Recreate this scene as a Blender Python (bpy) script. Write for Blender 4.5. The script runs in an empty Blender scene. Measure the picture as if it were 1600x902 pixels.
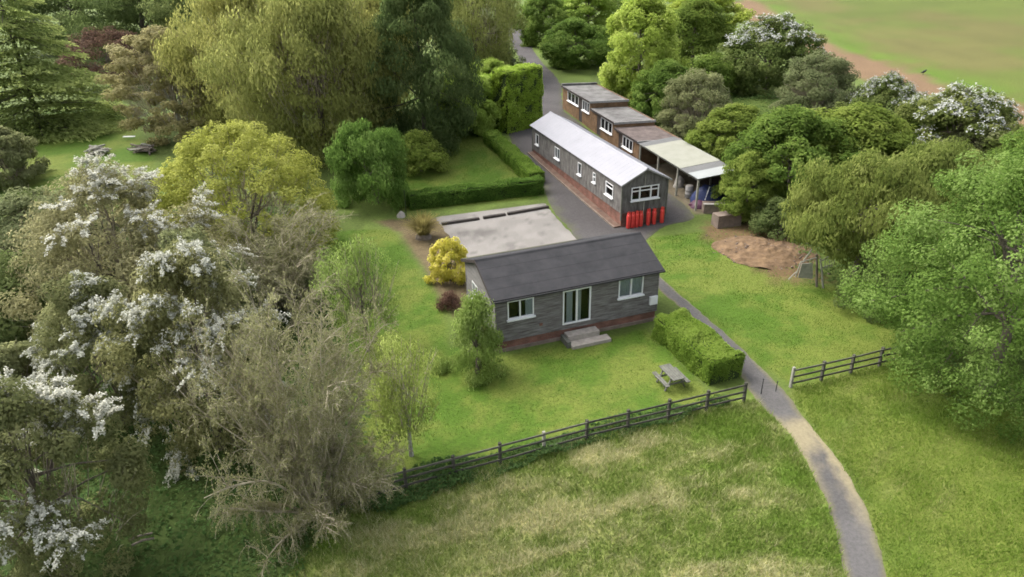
import bpy, math, random
import numpy as np
from mathutils import Matrix, Vector

# ------------------------------------------------------------------ camera, sky, sun, exposure
F, PITCH, CAMH, ROLL = 1139.68, math.radians(26.915), 18.976, 0.023
SC = bpy.context.scene
COL = SC.collection
cp_, sp_, cr_, sr_ = math.cos(PITCH), math.sin(PITCH), math.cos(ROLL), math.sin(ROLL)
cam_data = bpy.data.cameras.new('camera')
cam_data.sensor_width = 36.0
cam_data.lens = F / 1600.0 * 36.0
cam_data.clip_start, cam_data.clip_end = 0.5, 2500.0
cam = bpy.data.objects.new('camera', cam_data)
COL.objects.link(cam)
_r0, _u0, _f0 = Vector((1, 0, 0)), Vector((0, sp_, cp_)), Vector((0, cp_, -sp_))
_r, _u = _r0 * cr_ - _u0 * sr_, _u0 * cr_ + _r0 * sr_
cam.matrix_world = Matrix(((_r.x, _u.x, -_f0.x, 0), (_r.y, _u.y, -_f0.y, 0), (_r.z, _u.z, -_f0.z, CAMH), (0, 0, 0, 1)))
SC.camera = cam

SUN_EL, SUN_AZ = math.radians(52), math.radians(-62)      # azimuth measured from +Y towards +X
world = bpy.data.worlds.new('World')
SC.world = world
world.use_nodes = True
wn = world.node_tree.nodes
sky = wn.new('ShaderNodeTexSky')
sky.sky_type = 'NISHITA'
sky.sun_disc = False
sky.sun_elevation = SUN_EL
sky.sun_rotation = SUN_AZ
sky.air_density, sky.dust_density, sky.ozone_density = 1.0, 6.0, 1.0
hs = wn.new('ShaderNodeHueSaturation')
hs.inputs['Saturation'].default_value = 0.35               # overcast: the blue is veiled
world.node_tree.links.new(sky.outputs[0], hs.inputs['Color'])
world.node_tree.links.new(hs.outputs[0], wn['Background'].inputs[0])
wn['Background'].inputs[1].default_value = 0.15
sun_d = bpy.data.lights.new('sun', 'SUN')
sun_d.energy = 0.65
sun_d.angle = math.radians(50)
sun_d.color = (1.0, 0.96, 0.9)
sun = bpy.data.objects.new('sun', sun_d)
COL.objects.link(sun)
_sd = Vector((math.sin(SUN_AZ) * math.cos(SUN_EL), math.cos(SUN_AZ) * math.cos(SUN_EL), math.sin(SUN_EL)))
sun.rotation_euler = _sd.to_track_quat('Z', 'Y').to_euler()
sun.location = (0, 0, 60)
SC.view_settings.view_transform = 'Standard'
SC.view_settings.look = 'None'
SC.view_settings.exposure = 1.7
SC.view_settings.gamma = 1.0
SC.view_settings.use_curve_mapping = False
SC.render.engine = 'CYCLES'
SC.cycles.max_bounces = 6
SC.cycles.use_adaptive_sampling = True
SC.cycles.adaptive_threshold = 0.03
SC.cycles.diffuse_bounces = 4
SC.cycles.glossy_bounces = 2
SC.cycles.transmission_bounces = 4
SC.cycles.transparent_max_bounces = 6
SC.cycles.use_denoising = True
SC.cycles.filter_width = 1.7

# ------------------------------------------------------------------ ground shape and survey helpers
def g(x, y):
    t = np.clip((np.asarray(y, float) - 46.0) / 30.0, 0, 1)
    return 1.2 * (0.7 * t + 0.3 * t * t * (3 - 2 * t))

def ray(px, py):
    a, b = px - 800.0, 451.0 - py
    X, U = a * cr_ + b * sr_, -a * sr_ + b * cr_
    return np.array([X, F * cp_ + U * sp_, -F * sp_ + U * cp_])

def at(px, py, z):
    d = ray(px, py)
    return np.array([0, 0, CAMH]) + d * (z - CAMH) / d[2]

def G(px, py):
    z = 0.0
    for _ in range(50):
        p = at(px, py, z)
        z = 0.5 * z + 0.5 * float(g(p[0], p[1]))
    return at(px, py, z)

def row_of(P):
    d = np.asarray(P, float) - np.array([0, 0, CAMH])
    fw, up = d[1] * cp_ - d[2] * sp_, d[1] * sp_ + d[2] * cp_
    return 451 - F * (up * cr_ + d[0] * sr_) / fw

def col_of(P):
    d = np.asarray(P, float) - np.array([0, 0, CAMH])
    fw, up = d[1] * cp_ - d[2] * sp_, d[1] * sp_ + d[2] * cp_
    return 800 + F * (d[0] * cr_ - up * sr_) / fw

def grown(bx, by, top, w):
    """base point, height and width in metres of a plant surveyed by base, top row and width"""
    P = G(bx, by)
    lo, hi = 0.0, 30.0
    for _ in range(40):
        m = (lo + hi) / 2
        if row_of((P[0], P[1], P[2] + m)) > top: lo = m
        else: hi = m
    d = np.linalg.norm(P + np.array([0, 0, lo * .55 - CAMH]))
    return P, lo, w * d / F

YAW3 = math.radians(105.5)
def local3(x, y):
    return (13.2 + math.cos(YAW3) * x - math.sin(YAW3) * y, 49.0 + math.sin(YAW3) * x + math.cos(YAW3) * y)

# value noise for colour and shape variation (numpy)
def vnoise(x, y, seed=0):
    x = np.asarray(x, float); y = np.asarray(y, float)
    xi, yi = np.floor(x).astype(np.int64), np.floor(y).astype(np.int64)
    xf, yf = x - xi, y - yi
    xf, yf = xf * xf * (3 - 2 * xf), yf * yf * (3 - 2 * yf)
    def h(a, b):
        n = (a * 374761393 + b * 668265263 + seed * 982451653) & 0xFFFFFFFF
        n = ((n ^ (n >> 13)) * 1274126177) & 0xFFFFFFFF
        return ((n ^ (n >> 16)) & 0xFFFF) / 65535.0
    return (h(xi, yi) * (1 - xf) + h(xi + 1, yi) * xf) * (1 - yf) + (h(xi, yi + 1) * (1 - xf) + h(xi + 1, yi + 1) * xf) * yf

def fbm(x, y, seed=0, oct=4):
    s, a, t = 0, 0.5, 0
    for k in range(oct):
        s = s + a * vnoise(x * 2 ** k, y * 2 ** k, seed + k * 17); t += a; a *= .55
    return s / t

def smooth(a, b, v):
    t = np.clip((v - a) / (b - a), 0, 1)
    return t * t * (3 - 2 * t)

# ------------------------------------------------------------------ materials
MATS = {}
def nodes_of(m):
    m.use_nodes = True
    return m.node_tree.nodes, m.node_tree.links, m.node_tree.nodes['Principled BSDF']

def mat(name, col, rough=0.8, var=0.25, scale=3.0, bump=0.0, bscale=20.0, metal=0.0, spec=0.3, stretch=(1, 1, 1), col2=None, detail=6):
    m = bpy.data.materials.new(name)
    n, l, b = nodes_of(m)
    b.inputs['Roughness'].default_value = rough
    b.inputs['Metallic'].default_value = metal
    b.inputs['Specular IOR Level'].default_value = spec
    tc = n.new('ShaderNodeTexCoord'); mp = n.new('ShaderNodeMapping')
    mp.inputs['Scale'].default_value = stretch
    l.new(tc.outputs['Object'], mp.inputs[0])
    nz = n.new('ShaderNodeTexNoise')
    nz.inputs['Scale'].default_value = scale; nz.inputs['Detail'].default_value = detail; nz.inputs['Roughness'].default_value = .65
    l.new(mp.outputs[0], nz.inputs[0])
    rp = n.new('ShaderNodeValToRGB')
    c = np.array(col)
    lo, hi = c * (1 - var), (c * (1 + var) if col2 is None else np.array(col2))
    rp.color_ramp.elements[0].position, rp.color_ramp.elements[1].position = .3, .7
    rp.color_ramp.elements[0].color = (*lo, 1); rp.color_ramp.elements[1].color = (*hi, 1)
    l.new(nz.outputs[0], rp.inputs[0]); l.new(rp.outputs[0], b.inputs['Base Color'])
    if bump:
        nb = n.new('ShaderNodeTexNoise'); nb.inputs['Scale'].default_value = bscale; nb.inputs['Detail'].default_value = 5
        l.new(mp.outputs[0], nb.inputs[0])
        bp = n.new('ShaderNodeBump'); bp.inputs['Strength'].default_value = bump; bp.inputs['Distance'].default_value = .03
        l.new(nb.outputs[0], bp.inputs['Height']); l.new(bp.outputs[0], b.inputs['Normal'])
    MATS[name] = m
    return m

def leafmat(name, c0, c1, c2, trans=0.58, rough=0.75):
    """three-colour leaf driven by the per-leaf 'tint' value, jittered per object"""
    m = bpy.data.materials.new(name)
    n, l, b = nodes_of(m)
    b.inputs['Roughness'].default_value = rough
    b.inputs['Specular IOR Level'].default_value = .08
    a = n.new('ShaderNodeAttribute'); a.attribute_name = 'tint'
    oi = n.new('ShaderNodeObjectInfo')
    rp = n.new('ShaderNodeValToRGB')
    rp.color_ramp.elements.new(.5)
    for e, c, p in zip(rp.color_ramp.elements, (c0, c1, c2), (0.05, .5, .95)):
        e.position = p; e.color = (*c, 1)
    l.new(a.outputs['Fac'], rp.inputs[0])
    h = n.new('ShaderNodeHueSaturation')
    mr = n.new('ShaderNodeMapRange'); mr.inputs[3].default_value = .485; mr.inputs[4].default_value = .515
    mv = n.new('ShaderNodeMapRange'); mv.inputs[3].default_value = 1.12; mv.inputs[4].default_value = .88
    l.new(oi.outputs['Random'], mr.inputs[0]); l.new(oi.outputs['Random'], mv.inputs[0])
    l.new(mr.outputs[0], h.inputs['Hue']); l.new(mv.outputs[0], h.inputs['Value'])
    l.new(rp.outputs[0], h.inputs['Color'])
    l.new(h.outputs[0], b.inputs['Base Color'])
    tr = n.new('ShaderNodeBsdfTranslucent'); l.new(h.outputs[0], tr.inputs[0])
    mx = n.new('ShaderNodeMixShader'); mx.inputs[0].default_value = trans
    l.new(b.outputs[0], mx.inputs[1]); l.new(tr.outputs[0], mx.inputs[2])
    l.new(mx.outputs[0], n['Material Output'].inputs[0])
    MATS[name] = m
    return m

def attrmat(name, rough=.9, nscale=6.0, namt=.35, bump=.5, bscale=14.0, spec=.15):
    """colour from the surveyed 'Col' attribute, broken up by fine noise"""
    m = bpy.data.materials.new(name)
    n, l, b = nodes_of(m)
    b.inputs['Roughness'].default_value = rough; b.inputs['Specular IOR Level'].default_value = spec
    a = n.new('ShaderNodeAttribute'); a.attribute_name = 'Col'
    tc = n.new('ShaderNodeTexCoord')
    nz = n.new('ShaderNodeTexNoise'); nz.inputs['Scale'].default_value = nscale; nz.inputs['Detail'].default_value = 9; nz.inputs['Roughness'].default_value = .75
    l.new(tc.outputs['Object'], nz.inputs[0])
    mr = n.new('ShaderNodeMapRange'); mr.inputs[1].default_value = .3; mr.inputs[2].default_value = .7
    mr.inputs[3].default_value = 1 - namt; mr.inputs[4].default_value = 1 + namt
    l.new(nz.outputs[0], mr.inputs[0])
    mx = n.new('ShaderNodeMix'); mx.data_type = 'RGBA'; mx.blend_type = 'MULTIPLY'; mx.inputs[0].default_value = 1
    l.new(a.outputs['Color'], mx.inputs[6]); l.new(mr.outputs[0], mx.inputs[7])
    l.new(mx.outputs[2], b.inputs['Base Color'])
    nb = n.new('ShaderNodeTexNoise'); nb.inputs['Scale'].default_value = bscale; nb.inputs['Detail'].default_value = 6
    l.new(tc.outputs['Object'], nb.inputs[0])
    bp = n.new('ShaderNodeBump'); bp.inputs['Strength'].default_value = bump; bp.inputs['Distance'].default_value = .05
    l.new(nb.outputs[0], bp.inputs['Height']); l.new(bp.outputs[0], b.inputs['Normal'])
    MATS[name] = m
    return m

def brickmat(name, c1, c2, mortar, sx=1.0):
    m = bpy.data.materials.new(name)
    n, l, b = nodes_of(m)
    b.inputs['Roughness'].default_value = .9; b.inputs['Specular IOR Level'].default_value = .2
    tc = n.new('ShaderNodeTexCoord')
    sep = n.new('ShaderNodeSeparateXYZ'); l.new(tc.outputs['Object'], sep.inputs[0])
    ad = n.new('ShaderNodeMath'); ad.operation = 'ADD'; l.new(sep.outputs[0], ad.inputs[0]); l.new(sep.outputs[1], ad.inputs[1])
    cb = n.new('ShaderNodeCombineXYZ'); l.new(ad.outputs[0], cb.inputs[0]); l.new(sep.outputs[2], cb.inputs[1])
    br = n.new('ShaderNodeTexBrick')
    br.inputs['Scale'].default_value = 1.0
    br.inputs['Brick Width'].default_value = .225; br.inputs['Row Height'].default_value = .075; br.inputs['Mortar Size'].default_value = .009
    br.inputs['Color1'].default_value = (*c1, 1); br.inputs['Color2'].default_value = (*c2, 1); br.inputs['Mortar'].default_value = (*mortar, 1)
    l.new(cb.outputs[0], br.inputs[0])
    nz = n.new('ShaderNodeTexNoise'); nz.inputs['Scale'].default_value = 1.7; nz.inputs['Detail'].default_value = 7
    l.new(tc.outputs['Object'], nz.inputs[0])
    mr = n.new('ShaderNodeMapRange'); mr.inputs[1].default_value = .3; mr.inputs[2].default_value = .7; mr.inputs[3].default_value = .62; mr.inputs[4].default_value = 1.2
    l.new(nz.outputs[0], mr.inputs[0])
    mx = n.new('ShaderNodeMix'); mx.data_type = 'RGBA'; mx.blend_type = 'MULTIPLY'; mx.inputs[0].default_value = 1
    l.new(br.outputs[0], mx.inputs[6]); l.new(mr.outputs[0], mx.inputs[7]); l.new(mx.outputs[2], b.inputs['Base Color'])
    bp = n.new('ShaderNodeBump'); bp.inputs['Strength'].default_value = .4; bp.inputs['Distance'].default_value = .01; bp.invert = True
    l.new(br.outputs['Fac'], bp.inputs['Height']); l.new(bp.outputs[0], b.inputs['Normal'])
    MATS[name] = m
    return m

def glassmat():
    m = bpy.data.materials.new('glass')
    m.use_nodes = True
    n, l = m.node_tree.nodes, m.node_tree.links
    n.remove(n['Principled BSDF'])
    t = n.new('ShaderNodeBsdfTransparent'); t.inputs[0].default_value = (.72, .75, .76, 1)
    gl = n.new('ShaderNodeBsdfGlossy'); gl.inputs['Roughness'].default_value = .03
    fr = n.new('ShaderNodeFresnel'); fr.inputs[0].default_value = 1.35
    mx = n.new('ShaderNodeMixShader')
    l.new(fr.outputs[0], mx.inputs[0]); l.new(t.outputs[0], mx.inputs[1]); l.new(gl.outputs[0], mx.inputs[2])
    l.new(mx.outputs[0], n['Material Output'].inputs[0])
    MATS['glass'] = m
glassmat()
mat('board', (0.082, 0.066, 0.055), .85, .35, 2.6, .35, 30, stretch=(.45, .45, 4), col2=(0.205, 0.196, 0.190))
mat('board_pale', (0.1237, 0.1185, 0.1125), .85, .35, 2.2, .35, 30, stretch=(.5, .5, 5))
mat('board_hut', (0.0712, 0.0646, 0.0570), .85, .35, 2.0, .35, 30, stretch=(2.2, 2.2, .6), col2=(0.1568, 0.1472, 0.1377))
mat('roof_felt', (0.0280, 0.0280, 0.0300), .93, .2, 1.1, .3, 60, spec=.2, col2=(0.0387, 0.0380, 0.0400))
mat('moss_felt', (0.0567, 0.0567, 0.0334), .95, .35, 3, .4, 40)
mat('white_sheet', (0.1890, 0.1890, 0.2070), .5, .06, .8, spec=.3, col2=(0.2070, 0.2070, 0.2250))
mat('upvc', (0.6200, 0.6200, 0.6200), .35, .03, 3, spec=.5)
mat('curtain', (0.7200, 0.7300, 0.7200), .9, .15, 6, stretch=(8, 8, .5))
mat('room', (0.0500, 0.0450, 0.0400), .9, .2, 2)
mat('concrete', (.28, .25, .215), .9, .25, 4, .4, 30)
mat('concrete_warm', (0.1501, 0.1167, 0.0934), .9, .3, 3, .4, 30)
mat('flat_felt', (0.0867, 0.0800, 0.0754), .9, .4, .9, .3, 30, col2=(0.1601, 0.1567, 0.1501))
mat('rust_felt', (0.0734, 0.0567, 0.0500), .9, .4, 1.2, .3, 30, col2=(0.1267, 0.1001, 0.0900))
mat('trim_grey', (0.2401, 0.2334, 0.2201), .7, .2, 4)
mat('dark_timber', (0.0300, 0.0233, 0.0213), .8, .3, 5, .3, 30, stretch=(4, 4, .6))
mat('grey_timber', (0.0967, 0.0967, 0.0800), .85, .35, 4, .4, 30, stretch=(1, 1, 1))
mat('fence_wood', (0.0867, 0.0834, 0.0667), .9, .35, 3, .4, 25)
mat('fence_dark', (0.0500, 0.0480, 0.0367), .9, .35, 3, .4, 25)
mat('post_pale', (0.2268, 0.2201, 0.1801), .85, .3, 4, .3, 25)
mat('cream_sheet', (0.2268, 0.2268, 0.1768), .55, .08, 1.2, col2=(0.2535, 0.2535, 0.2068))
mat('grey_sheet', (0.1134, 0.1134, 0.1101), .6, .12, 2)
mat('bright_sheet', (0.2535, 0.2668, 0.2568), .5, .06, 2)
mat('red_paint', (0.5500, 0.0350, 0.0300), .4, .15, 5, spec=.5, col2=(0.6800, 0.0700, 0.0550))
mat('brass', (0.2334, 0.1668, 0.0667), .4, .2, 8, metal=.8)
mat('blue_sheet', (0.0233, 0.0334, 0.0934), .55, .35, 5, .3, 8)
mat('purple_sheet', (0.0600, 0.0200, 0.0400), .6, .3, 5)
mat('black_iron', (0.0167, 0.0167, 0.0167), .6, .2, 8)
mat('bark', (0.1200, 0.1000, 0.0800), .95, .4, 6, .6, 18, stretch=(1, 1, .3))
mat('bark_dark', (0.0600, 0.0500, 0.0400), .95, .4, 6, .6, 18, stretch=(1, 1, .3))
mat('bark_pale', (0.3000, 0.2900, 0.2600), .9, .45, 6, .4, 18, stretch=(1, 1, .5))
mat('twig', (0.2600, 0.2200, 0.1500), .9, .35, 2, col2=(0.4200, 0.3700, 0.2700))
mat('bleached_wood', (.27, .26, .22), .85, .25, 5, .3, 25)
mat('log_wood', (0.1467, 0.1234, 0.1001), .9, .4, 6, .4, 20)
mat('soil', (.095, .058, .032), .95, .35, 1.8, .9, 9, col2=(.165, .108, .058))
mat('hedge_core', (0.0233, 0.0400, 0.0080), .95, .3, 5)
mat('sleeper', (0.0467, 0.0400, 0.0347), .9, .35, 5, .4, 20)
mat('stone_pale', (0.3002, 0.2801, 0.2535), .9, .2, 5, .3, 15)
brickmat('brick_red', (0.185, 0.082, 0.06), (0.145, 0.062, 0.046), (0.15, 0.115, 0.09))
mat('apron_brick', (0.0867, 0.0520, 0.0374), .9, .35, 2.2, .4, 25, col2=(0.1334, 0.0834, 0.0600))
brickmat('brick_tan', (0.1548, 0.0900, 0.0446), (0.1260, 0.0706, 0.0360), (0.1296, 0.1008, 0.0684))
attrmat('ground_mat', nscale=5.0, namt=.33, bump=.7, bscale=9)
attrmat('tarmac_mat', nscale=7.0, namt=.24, bump=.3, bscale=60)
attrmat('gravel_mat', nscale=22.0, namt=.22, bump=.5, bscale=40)
# ------------------------------------------------------------------ mesh helpers
def tag(o, label=None, cat=None, group=None, kind=None):
    if label: o['label'] = label
    if cat: o['category'] = cat
    if group: o['group'] = group
    if kind: o['kind'] = kind
    return o

def empty(name, loc, rz=0.0):
    e = bpy.data.objects.new(name, None)
    e.empty_display_size = .3
    e.location = loc; e.rotation_euler = (0, 0, rz)
    COL.objects.link(e)
    return e

def link(name, me, parent=None, m=None):
    o = bpy.data.objects.new(name, me)
    COL.objects.link(o)
    if m is not None and not me.materials: me.materials.append(MATS[m] if isinstance(m, str) else m)
    if parent is not None: o.parent = parent
    return o

def np_mesh(name, V, Fc, m=None, tint=None, col=None):
    me = bpy.data.meshes.new(name)
    V = np.asarray(V, np.float32); Fc = np.asarray(Fc, np.int32)
    k = Fc.shape[1]
    me.vertices.add(len(V)); me.vertices.foreach_set('co', V.ravel())
    me.loops.add(Fc.size); me.loops.foreach_set('vertex_index', Fc.ravel())
    me.polygons.add(len(Fc)); me.polygons.foreach_set('loop_start', np.arange(0, Fc.size, k, dtype=np.int32))
    try: me.polygons.foreach_set('loop_total', np.full(len(Fc), k, np.int32))
    except Exception: pass
    if tint is not None:
        a = me.attributes.new('tint', 'FLOAT', 'POINT'); a.data.foreach_set('value', np.asarray(tint, np.float32))
    if col is not None:
        a = me.attributes.new('Col', 'FLOAT_COLOR', 'POINT')
        c4 = np.ones((len(V), 4), np.float32); c4[:, :3] = col
        a.data.foreach_set('color', c4.ravel())
    me.update(calc_edges=True)
    if m is not None: me.materials.append(MATS[m])
    return me

class MB:
    def __init__(s): s.v, s.f = [], []
    def hexa(s, p):                       # eight corners: bottom four, top four (both anticlockwise from above)
        p = [Vector(q) for q in p]
        if (p[1] - p[0]).cross(p[3] - p[0]).dot(p[4] - p[0]) < 0: p = [p[1], p[0], p[3], p[2], p[5], p[4], p[7], p[6]]
        b = len(s.v); s.v += [tuple(q) for q in p]
        s.f += [(b+3, b+2, b+1, b), (b+4, b+5, b+6, b+7), (b, b+1, b+5, b+4), (b+1, b+2, b+6, b+5), (b+2, b+3, b+7, b+6), (b+3, b, b+4, b+7)]
        return s
    def box(s, x0, x1, y0, y1, z0, z1):
        return s.hexa([(x0, y0, z0), (x1, y0, z0), (x1, y1, z0), (x0, y1, z0), (x0, y0, z1), (x1, y0, z1), (x1, y1, z1), (x0, y1, z1)])
    def bar(s, a, b, w, h, up=(0, 0, 1)):
        a, b, up = Vector(a), Vector(b), Vector(up)
        d = (b - a).normalized(); sd = d.cross(up)
        if sd.length < 1e-4: sd = d.cross(Vector((1, 0, 0)))
        sd.normalize(); u = sd.cross(d)
        sd, u = sd * w / 2, u * h / 2
        return s.hexa([a - sd - u, a + sd - u, b + sd - u, b - sd - u, a - sd + u, a + sd + u, b + sd + u, b - sd + u])
    def tube(s, pts, rad, n=6, cap=True):
        pts = [Vector(p) for p in pts]
        b = len(s.v); ref = Vector((.31, .2, .93))
        for i, p in enumerate(pts):
            d = (pts[min(i+1, len(pts)-1)] - pts[max(i-1, 0)])
            if d.length < 1e-6: d = Vector((0, 0, 1))
            d.normalize(); x = d.cross(ref)
            if x.length < .05: x = d.cross(Vector((1, 0, 0)))
            x.normalize(); y = d.cross(x)
            for k in range(n):
                t = 2 * math.pi * k / n
                s.v.append(tuple(p + (x * math.cos(t) + y * math.sin(t)) * rad[i]))
        for i in range(len(pts) - 1):
            for k in range(n):
                k2 = (k + 1) % n
                s.f.append((b + i*n + k, b + i*n + k2, b + (i+1)*n + k2, b + (i+1)*n + k))
        if cap:
            s.f.append(tuple(b + k for k in range(n))[::-1]); s.f.append(tuple(b + (len(pts)-1)*n + k for k in range(n)))
        return s
    def lathe(s, prof, c=(0, 0, 0), n=14):
        b = len(s.v)
        for r, z in prof:
            for k in range(n):
                t = 2 * math.pi * k / n
                s.v.append((c[0] + r * math.cos(t), c[1] + r * math.sin(t), c[2] + z))
        for i in range(len(prof) - 1):
            for k in range(n):
                k2 = (k + 1) % n
                s.f.append((b + i*n + k, b + i*n + k2, b + (i+1)*n + k2, b + (i+1)*n + k))
        return s
    def quad(s, a, b, c, d):
        k = len(s.v); s.v += [tuple(a), tuple(b), tuple(c), tuple(d)]; s.f.append((k, k+1, k+2, k+3)); return s
    def mesh(s, name, m, smooth=False):
        me = bpy.data.meshes.new(name); me.from_pydata(s.v, [], s.f); me.materials.append(MATS[m])
        if smooth: me.polygons.foreach_set('use_smooth', [True] * len(me.polygons))
        me.update(); return me
    def build(s, name, m, parent=None, smooth=False, kind=None):
        o = link(name, s.mesh(name, m, smooth), parent)
        if kind: o['kind'] = kind
        return o
# ------------------------------------------------------------------ the setting: ground and its colours
def wpoly(pix): return np.array([G(*p)[:2] for p in pix])
def sdf(x, y, poly):
    """signed distance to a polygon, negative inside"""
    x = np.asarray(x, float); y = np.asarray(y, float)
    d = np.full(x.shape, 1e9); ins = np.zeros(x.shape, bool)
    n = len(poly)
    for i in range(n):
        ax, ay = poly[i]; bx, by = poly[(i + 1) % n]
        ex, ey = bx - ax, by - ay
        t = np.clip(((x - ax) * ex + (y - ay) * ey) / (ex * ex + ey * ey + 1e-9), 0, 1)
        d = np.minimum(d, (x - ax - t * ex) ** 2 + (y - ay - t * ey) ** 2)
        c = ((ay > y) != (by > y)) & (x < ex * (y - ay) / (ey if abs(ey) > 1e-9 else 1e-9) + ax)
        ins ^= c
    d = np.sqrt(d)
    return np.where(ins, -d, d)

Z_GARDEN = wpoly([(518, 362), (612, 358), (690, 470), (705, 540), (790, 556), (1010, 515), (1110, 612), (1165, 625), (600, 762), (540, 640), (520, 480)])
Z_RIGHT = wpoly([(1012, 372), (1100, 362), (1150, 400), (1230, 440), (1330, 450), (1400, 500), (1410, 555), (1240, 605), (1182, 568), (1040, 445)])
Z_BACK = wpoly([(610, 322), (640, 260), (700, 215), (765, 205), (840, 285), (840, 310), (640, 330)])
Z_LEFT = wpoly([(50, 175), (130, 150), (200, 180), (240, 250), (230, 330), (0, 340), (0, 250)])
Z_MEADOW = wpoly([(590, 765), (1165, 628), (1178, 624), (1210, 655), (1230, 675), (1262, 728), (1292, 790), (1308, 842), (1322, 903), (1332, 1010), (1332, 1100), (300, 1100), (470, 880), (520, 810)])
Z_MEADOW_R = wpoly([(1240, 606), (1400, 560), (1480, 600), (1700, 690), (1900, 1100), (1396, 1100), (1395, 950), (1388, 902), (1372, 845), (1356, 801), (1328, 745), (1295, 700), (1262, 660), (1236, 622)])
Z_BED = wpoly([(585, 345), (690, 340), (735, 405), (735, 470), (715, 500), (690, 470), (665, 420), (625, 365)])
Z_EARTH = wpoly([(1105, 350), (1180, 345), (1260, 385), (1290, 440), (1215, 442), (1150, 400), (1100, 372)])
Z_PORT = np.array([local3(-.8, .4), local3(9.6, .4), local3(9.6, -3.2), local3(-.8, -3.2)])
Z_STRIP = wpoly([(1170, -6), (1240, 38), (1330, 83), (1440, 118), (1510, 147), (1620, 168), (1620, 235), (1500, 190), (1400, 150), (1230, 75), (1140, 10)])
Z_FIELD = wpoly([(1150, -60), (1170, -6), (1240, 38), (1330, 83), (1440, 118), (1510, 147), (1620, 168), (2200, 330), (2600, -40)])
Z_WOOD = wpoly([(470, 900), (560, 780), (590, 700), (525, 480), (470, 330), (230, 300), (0, 340), (-200, 500), (-300, 1100), (380, 1100)])

LAWN, LAWN2 = np.array([.078, .146, .018]), np.array([.150, .188, .040])
STRAW, MEAD = np.array([.30, .28, .135]), np.array([.115, .19, .03])
SOILC, EARTHC, STRIPC = np.array([.15, .115, .075]), np.array([.155, .105, .06]), np.array([.20, .13, .085])
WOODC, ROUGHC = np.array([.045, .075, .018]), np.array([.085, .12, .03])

def mixc(a, b, w): return a * (1 - w[..., None]) + b * w[..., None]
def meadow_mix(x, y):
    """0 green .. 1 straw"""
    n = fbm(x * .55 + .25 * y, y * .8, 5, 4) * .6 + fbm(x * 2.3, y * 2.3, 9, 3) * .4
    cx = np.exp(-((x - 2.0) / 7.5) ** 2 - ((y - 19) / 6.0) ** 2)
    st = fbm(x * .35 + y * .30, (y - .35 * x) * 1.5, 15, 4)
    return np.clip(smooth(.34, .66, n) * .5 + smooth(.42, .66, st) * .55 * (.35 + cx) + cx * .42 - .12, 0, 1)

def ground_col(x, y):
    n1, n2 = fbm(x * .35, y * .35, 1, 4), fbm(x * 1.9, y * 1.9, 2, 3)
    jit = (n2 - .5) * 1.1
    c = mixc(ROUGHC * np.ones(x.shape + (3,)), ROUGHC * 1.45, smooth(.35, .65, n1))
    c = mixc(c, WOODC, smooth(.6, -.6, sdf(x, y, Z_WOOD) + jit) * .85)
    lawn = mixc(LAWN * np.ones(x.shape + (3,)), LAWN2, smooth(.36, .62, n1 * .65 + n2 * .35))
    lawn = lawn * (1 + .10 * (vnoise((x * .55 + y * .83) * 1.1, np.zeros_like(x), 3) - .5))[..., None]
    for z in (Z_GARDEN, Z_RIGHT, Z_BACK, Z_LEFT):
        c = mixc(c, lawn, smooth(.25, -.25, sdf(x, y, z) + jit * .5))
    mm = meadow_mix(x, y)
    mead = mixc(MEAD * 1.25 * np.ones(x.shape + (3,)), STRAW * 1.3, mm)
    c = mixc(c, mead, smooth(.3, -.3, sdf(x, y, Z_MEADOW) + jit))
    mr = mixc(LAWN2 * np.ones(x.shape + (3,)), STRAW * .6, smooth(.5, .8, n1 * .5 + fbm(x * .9 - .8 * y, y * .5, 21, 3) * .5) * .7)
    mr = mixc(mr, LAWN, smooth(.5, .75, fbm(x * .4, y * .4, 33, 3)) * .6)
    c = mixc(c, mr, smooth(.3, -.3, sdf(x, y, Z_MEADOW_R) + jit))
    c = mixc(c, SOILC * (.75 + .5 * n2)[..., None], smooth(.25, -.25, sdf(x, y, Z_BED) + jit * .4))
    c = mixc(c, EARTHC * (.7 + .6 * n2)[..., None], smooth(.6, -.6, sdf(x, y, Z_EARTH) + jit * 1.5))
    c = mixc(c, np.array([.15, .125, .10]) * (.7 + .6 * n2)[..., None], smooth(.3, -.3, sdf(x, y, Z_PORT) + jit * .4))
    nf = fbm(x * .05, y * .05, 41, 4)
    fld = mixc(np.array([.110, .140, .030]) * np.ones(x.shape + (3,)), np.array([.138, .132, .046]), smooth(.42, .62, nf))
    fld = mixc(fld, np.array([.095, .175, .016]), smooth(9, 1, np.abs(sdf(x, y, Z_STRIP))) * .8 * smooth(.3, .5, n1))
    rows = vnoise((x * .97 + y * .24) * .55, np.zeros_like(x), 43)
    fld = fld * (.9 + .14 * rows + .16 * (fbm(x * .35, y * .35, 44, 3) - .5) + .2 * (fbm(x * .12, y * .12, 46, 3) - .5))[..., None]
    c = mixc(c, fld, smooth(1, -1, sdf(x, y, Z_FIELD)))
    c = mixc(c, STRIPC * (.85 + .3 * n2)[..., None], smooth(.8, -.8, sdf(x, y, Z_STRIP) + (n1 - .5) * 2.5))
    return c * np.array([.67, .67, .56])

def spaced(lo, d0, d1, hi, step, gr=1.12):
    mid = np.arange(d0, d1 + 1e-6, step)
    a, s = [d1], step
    while a[-1] < hi: s *= gr; a.append(a[-1] + s)
    b, s = [d0], step
    while b[-1] > lo: s *= gr; b.append(b[-1] - s)
    return np.concatenate([b[:0:-1], mid, a[1:]])

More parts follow.
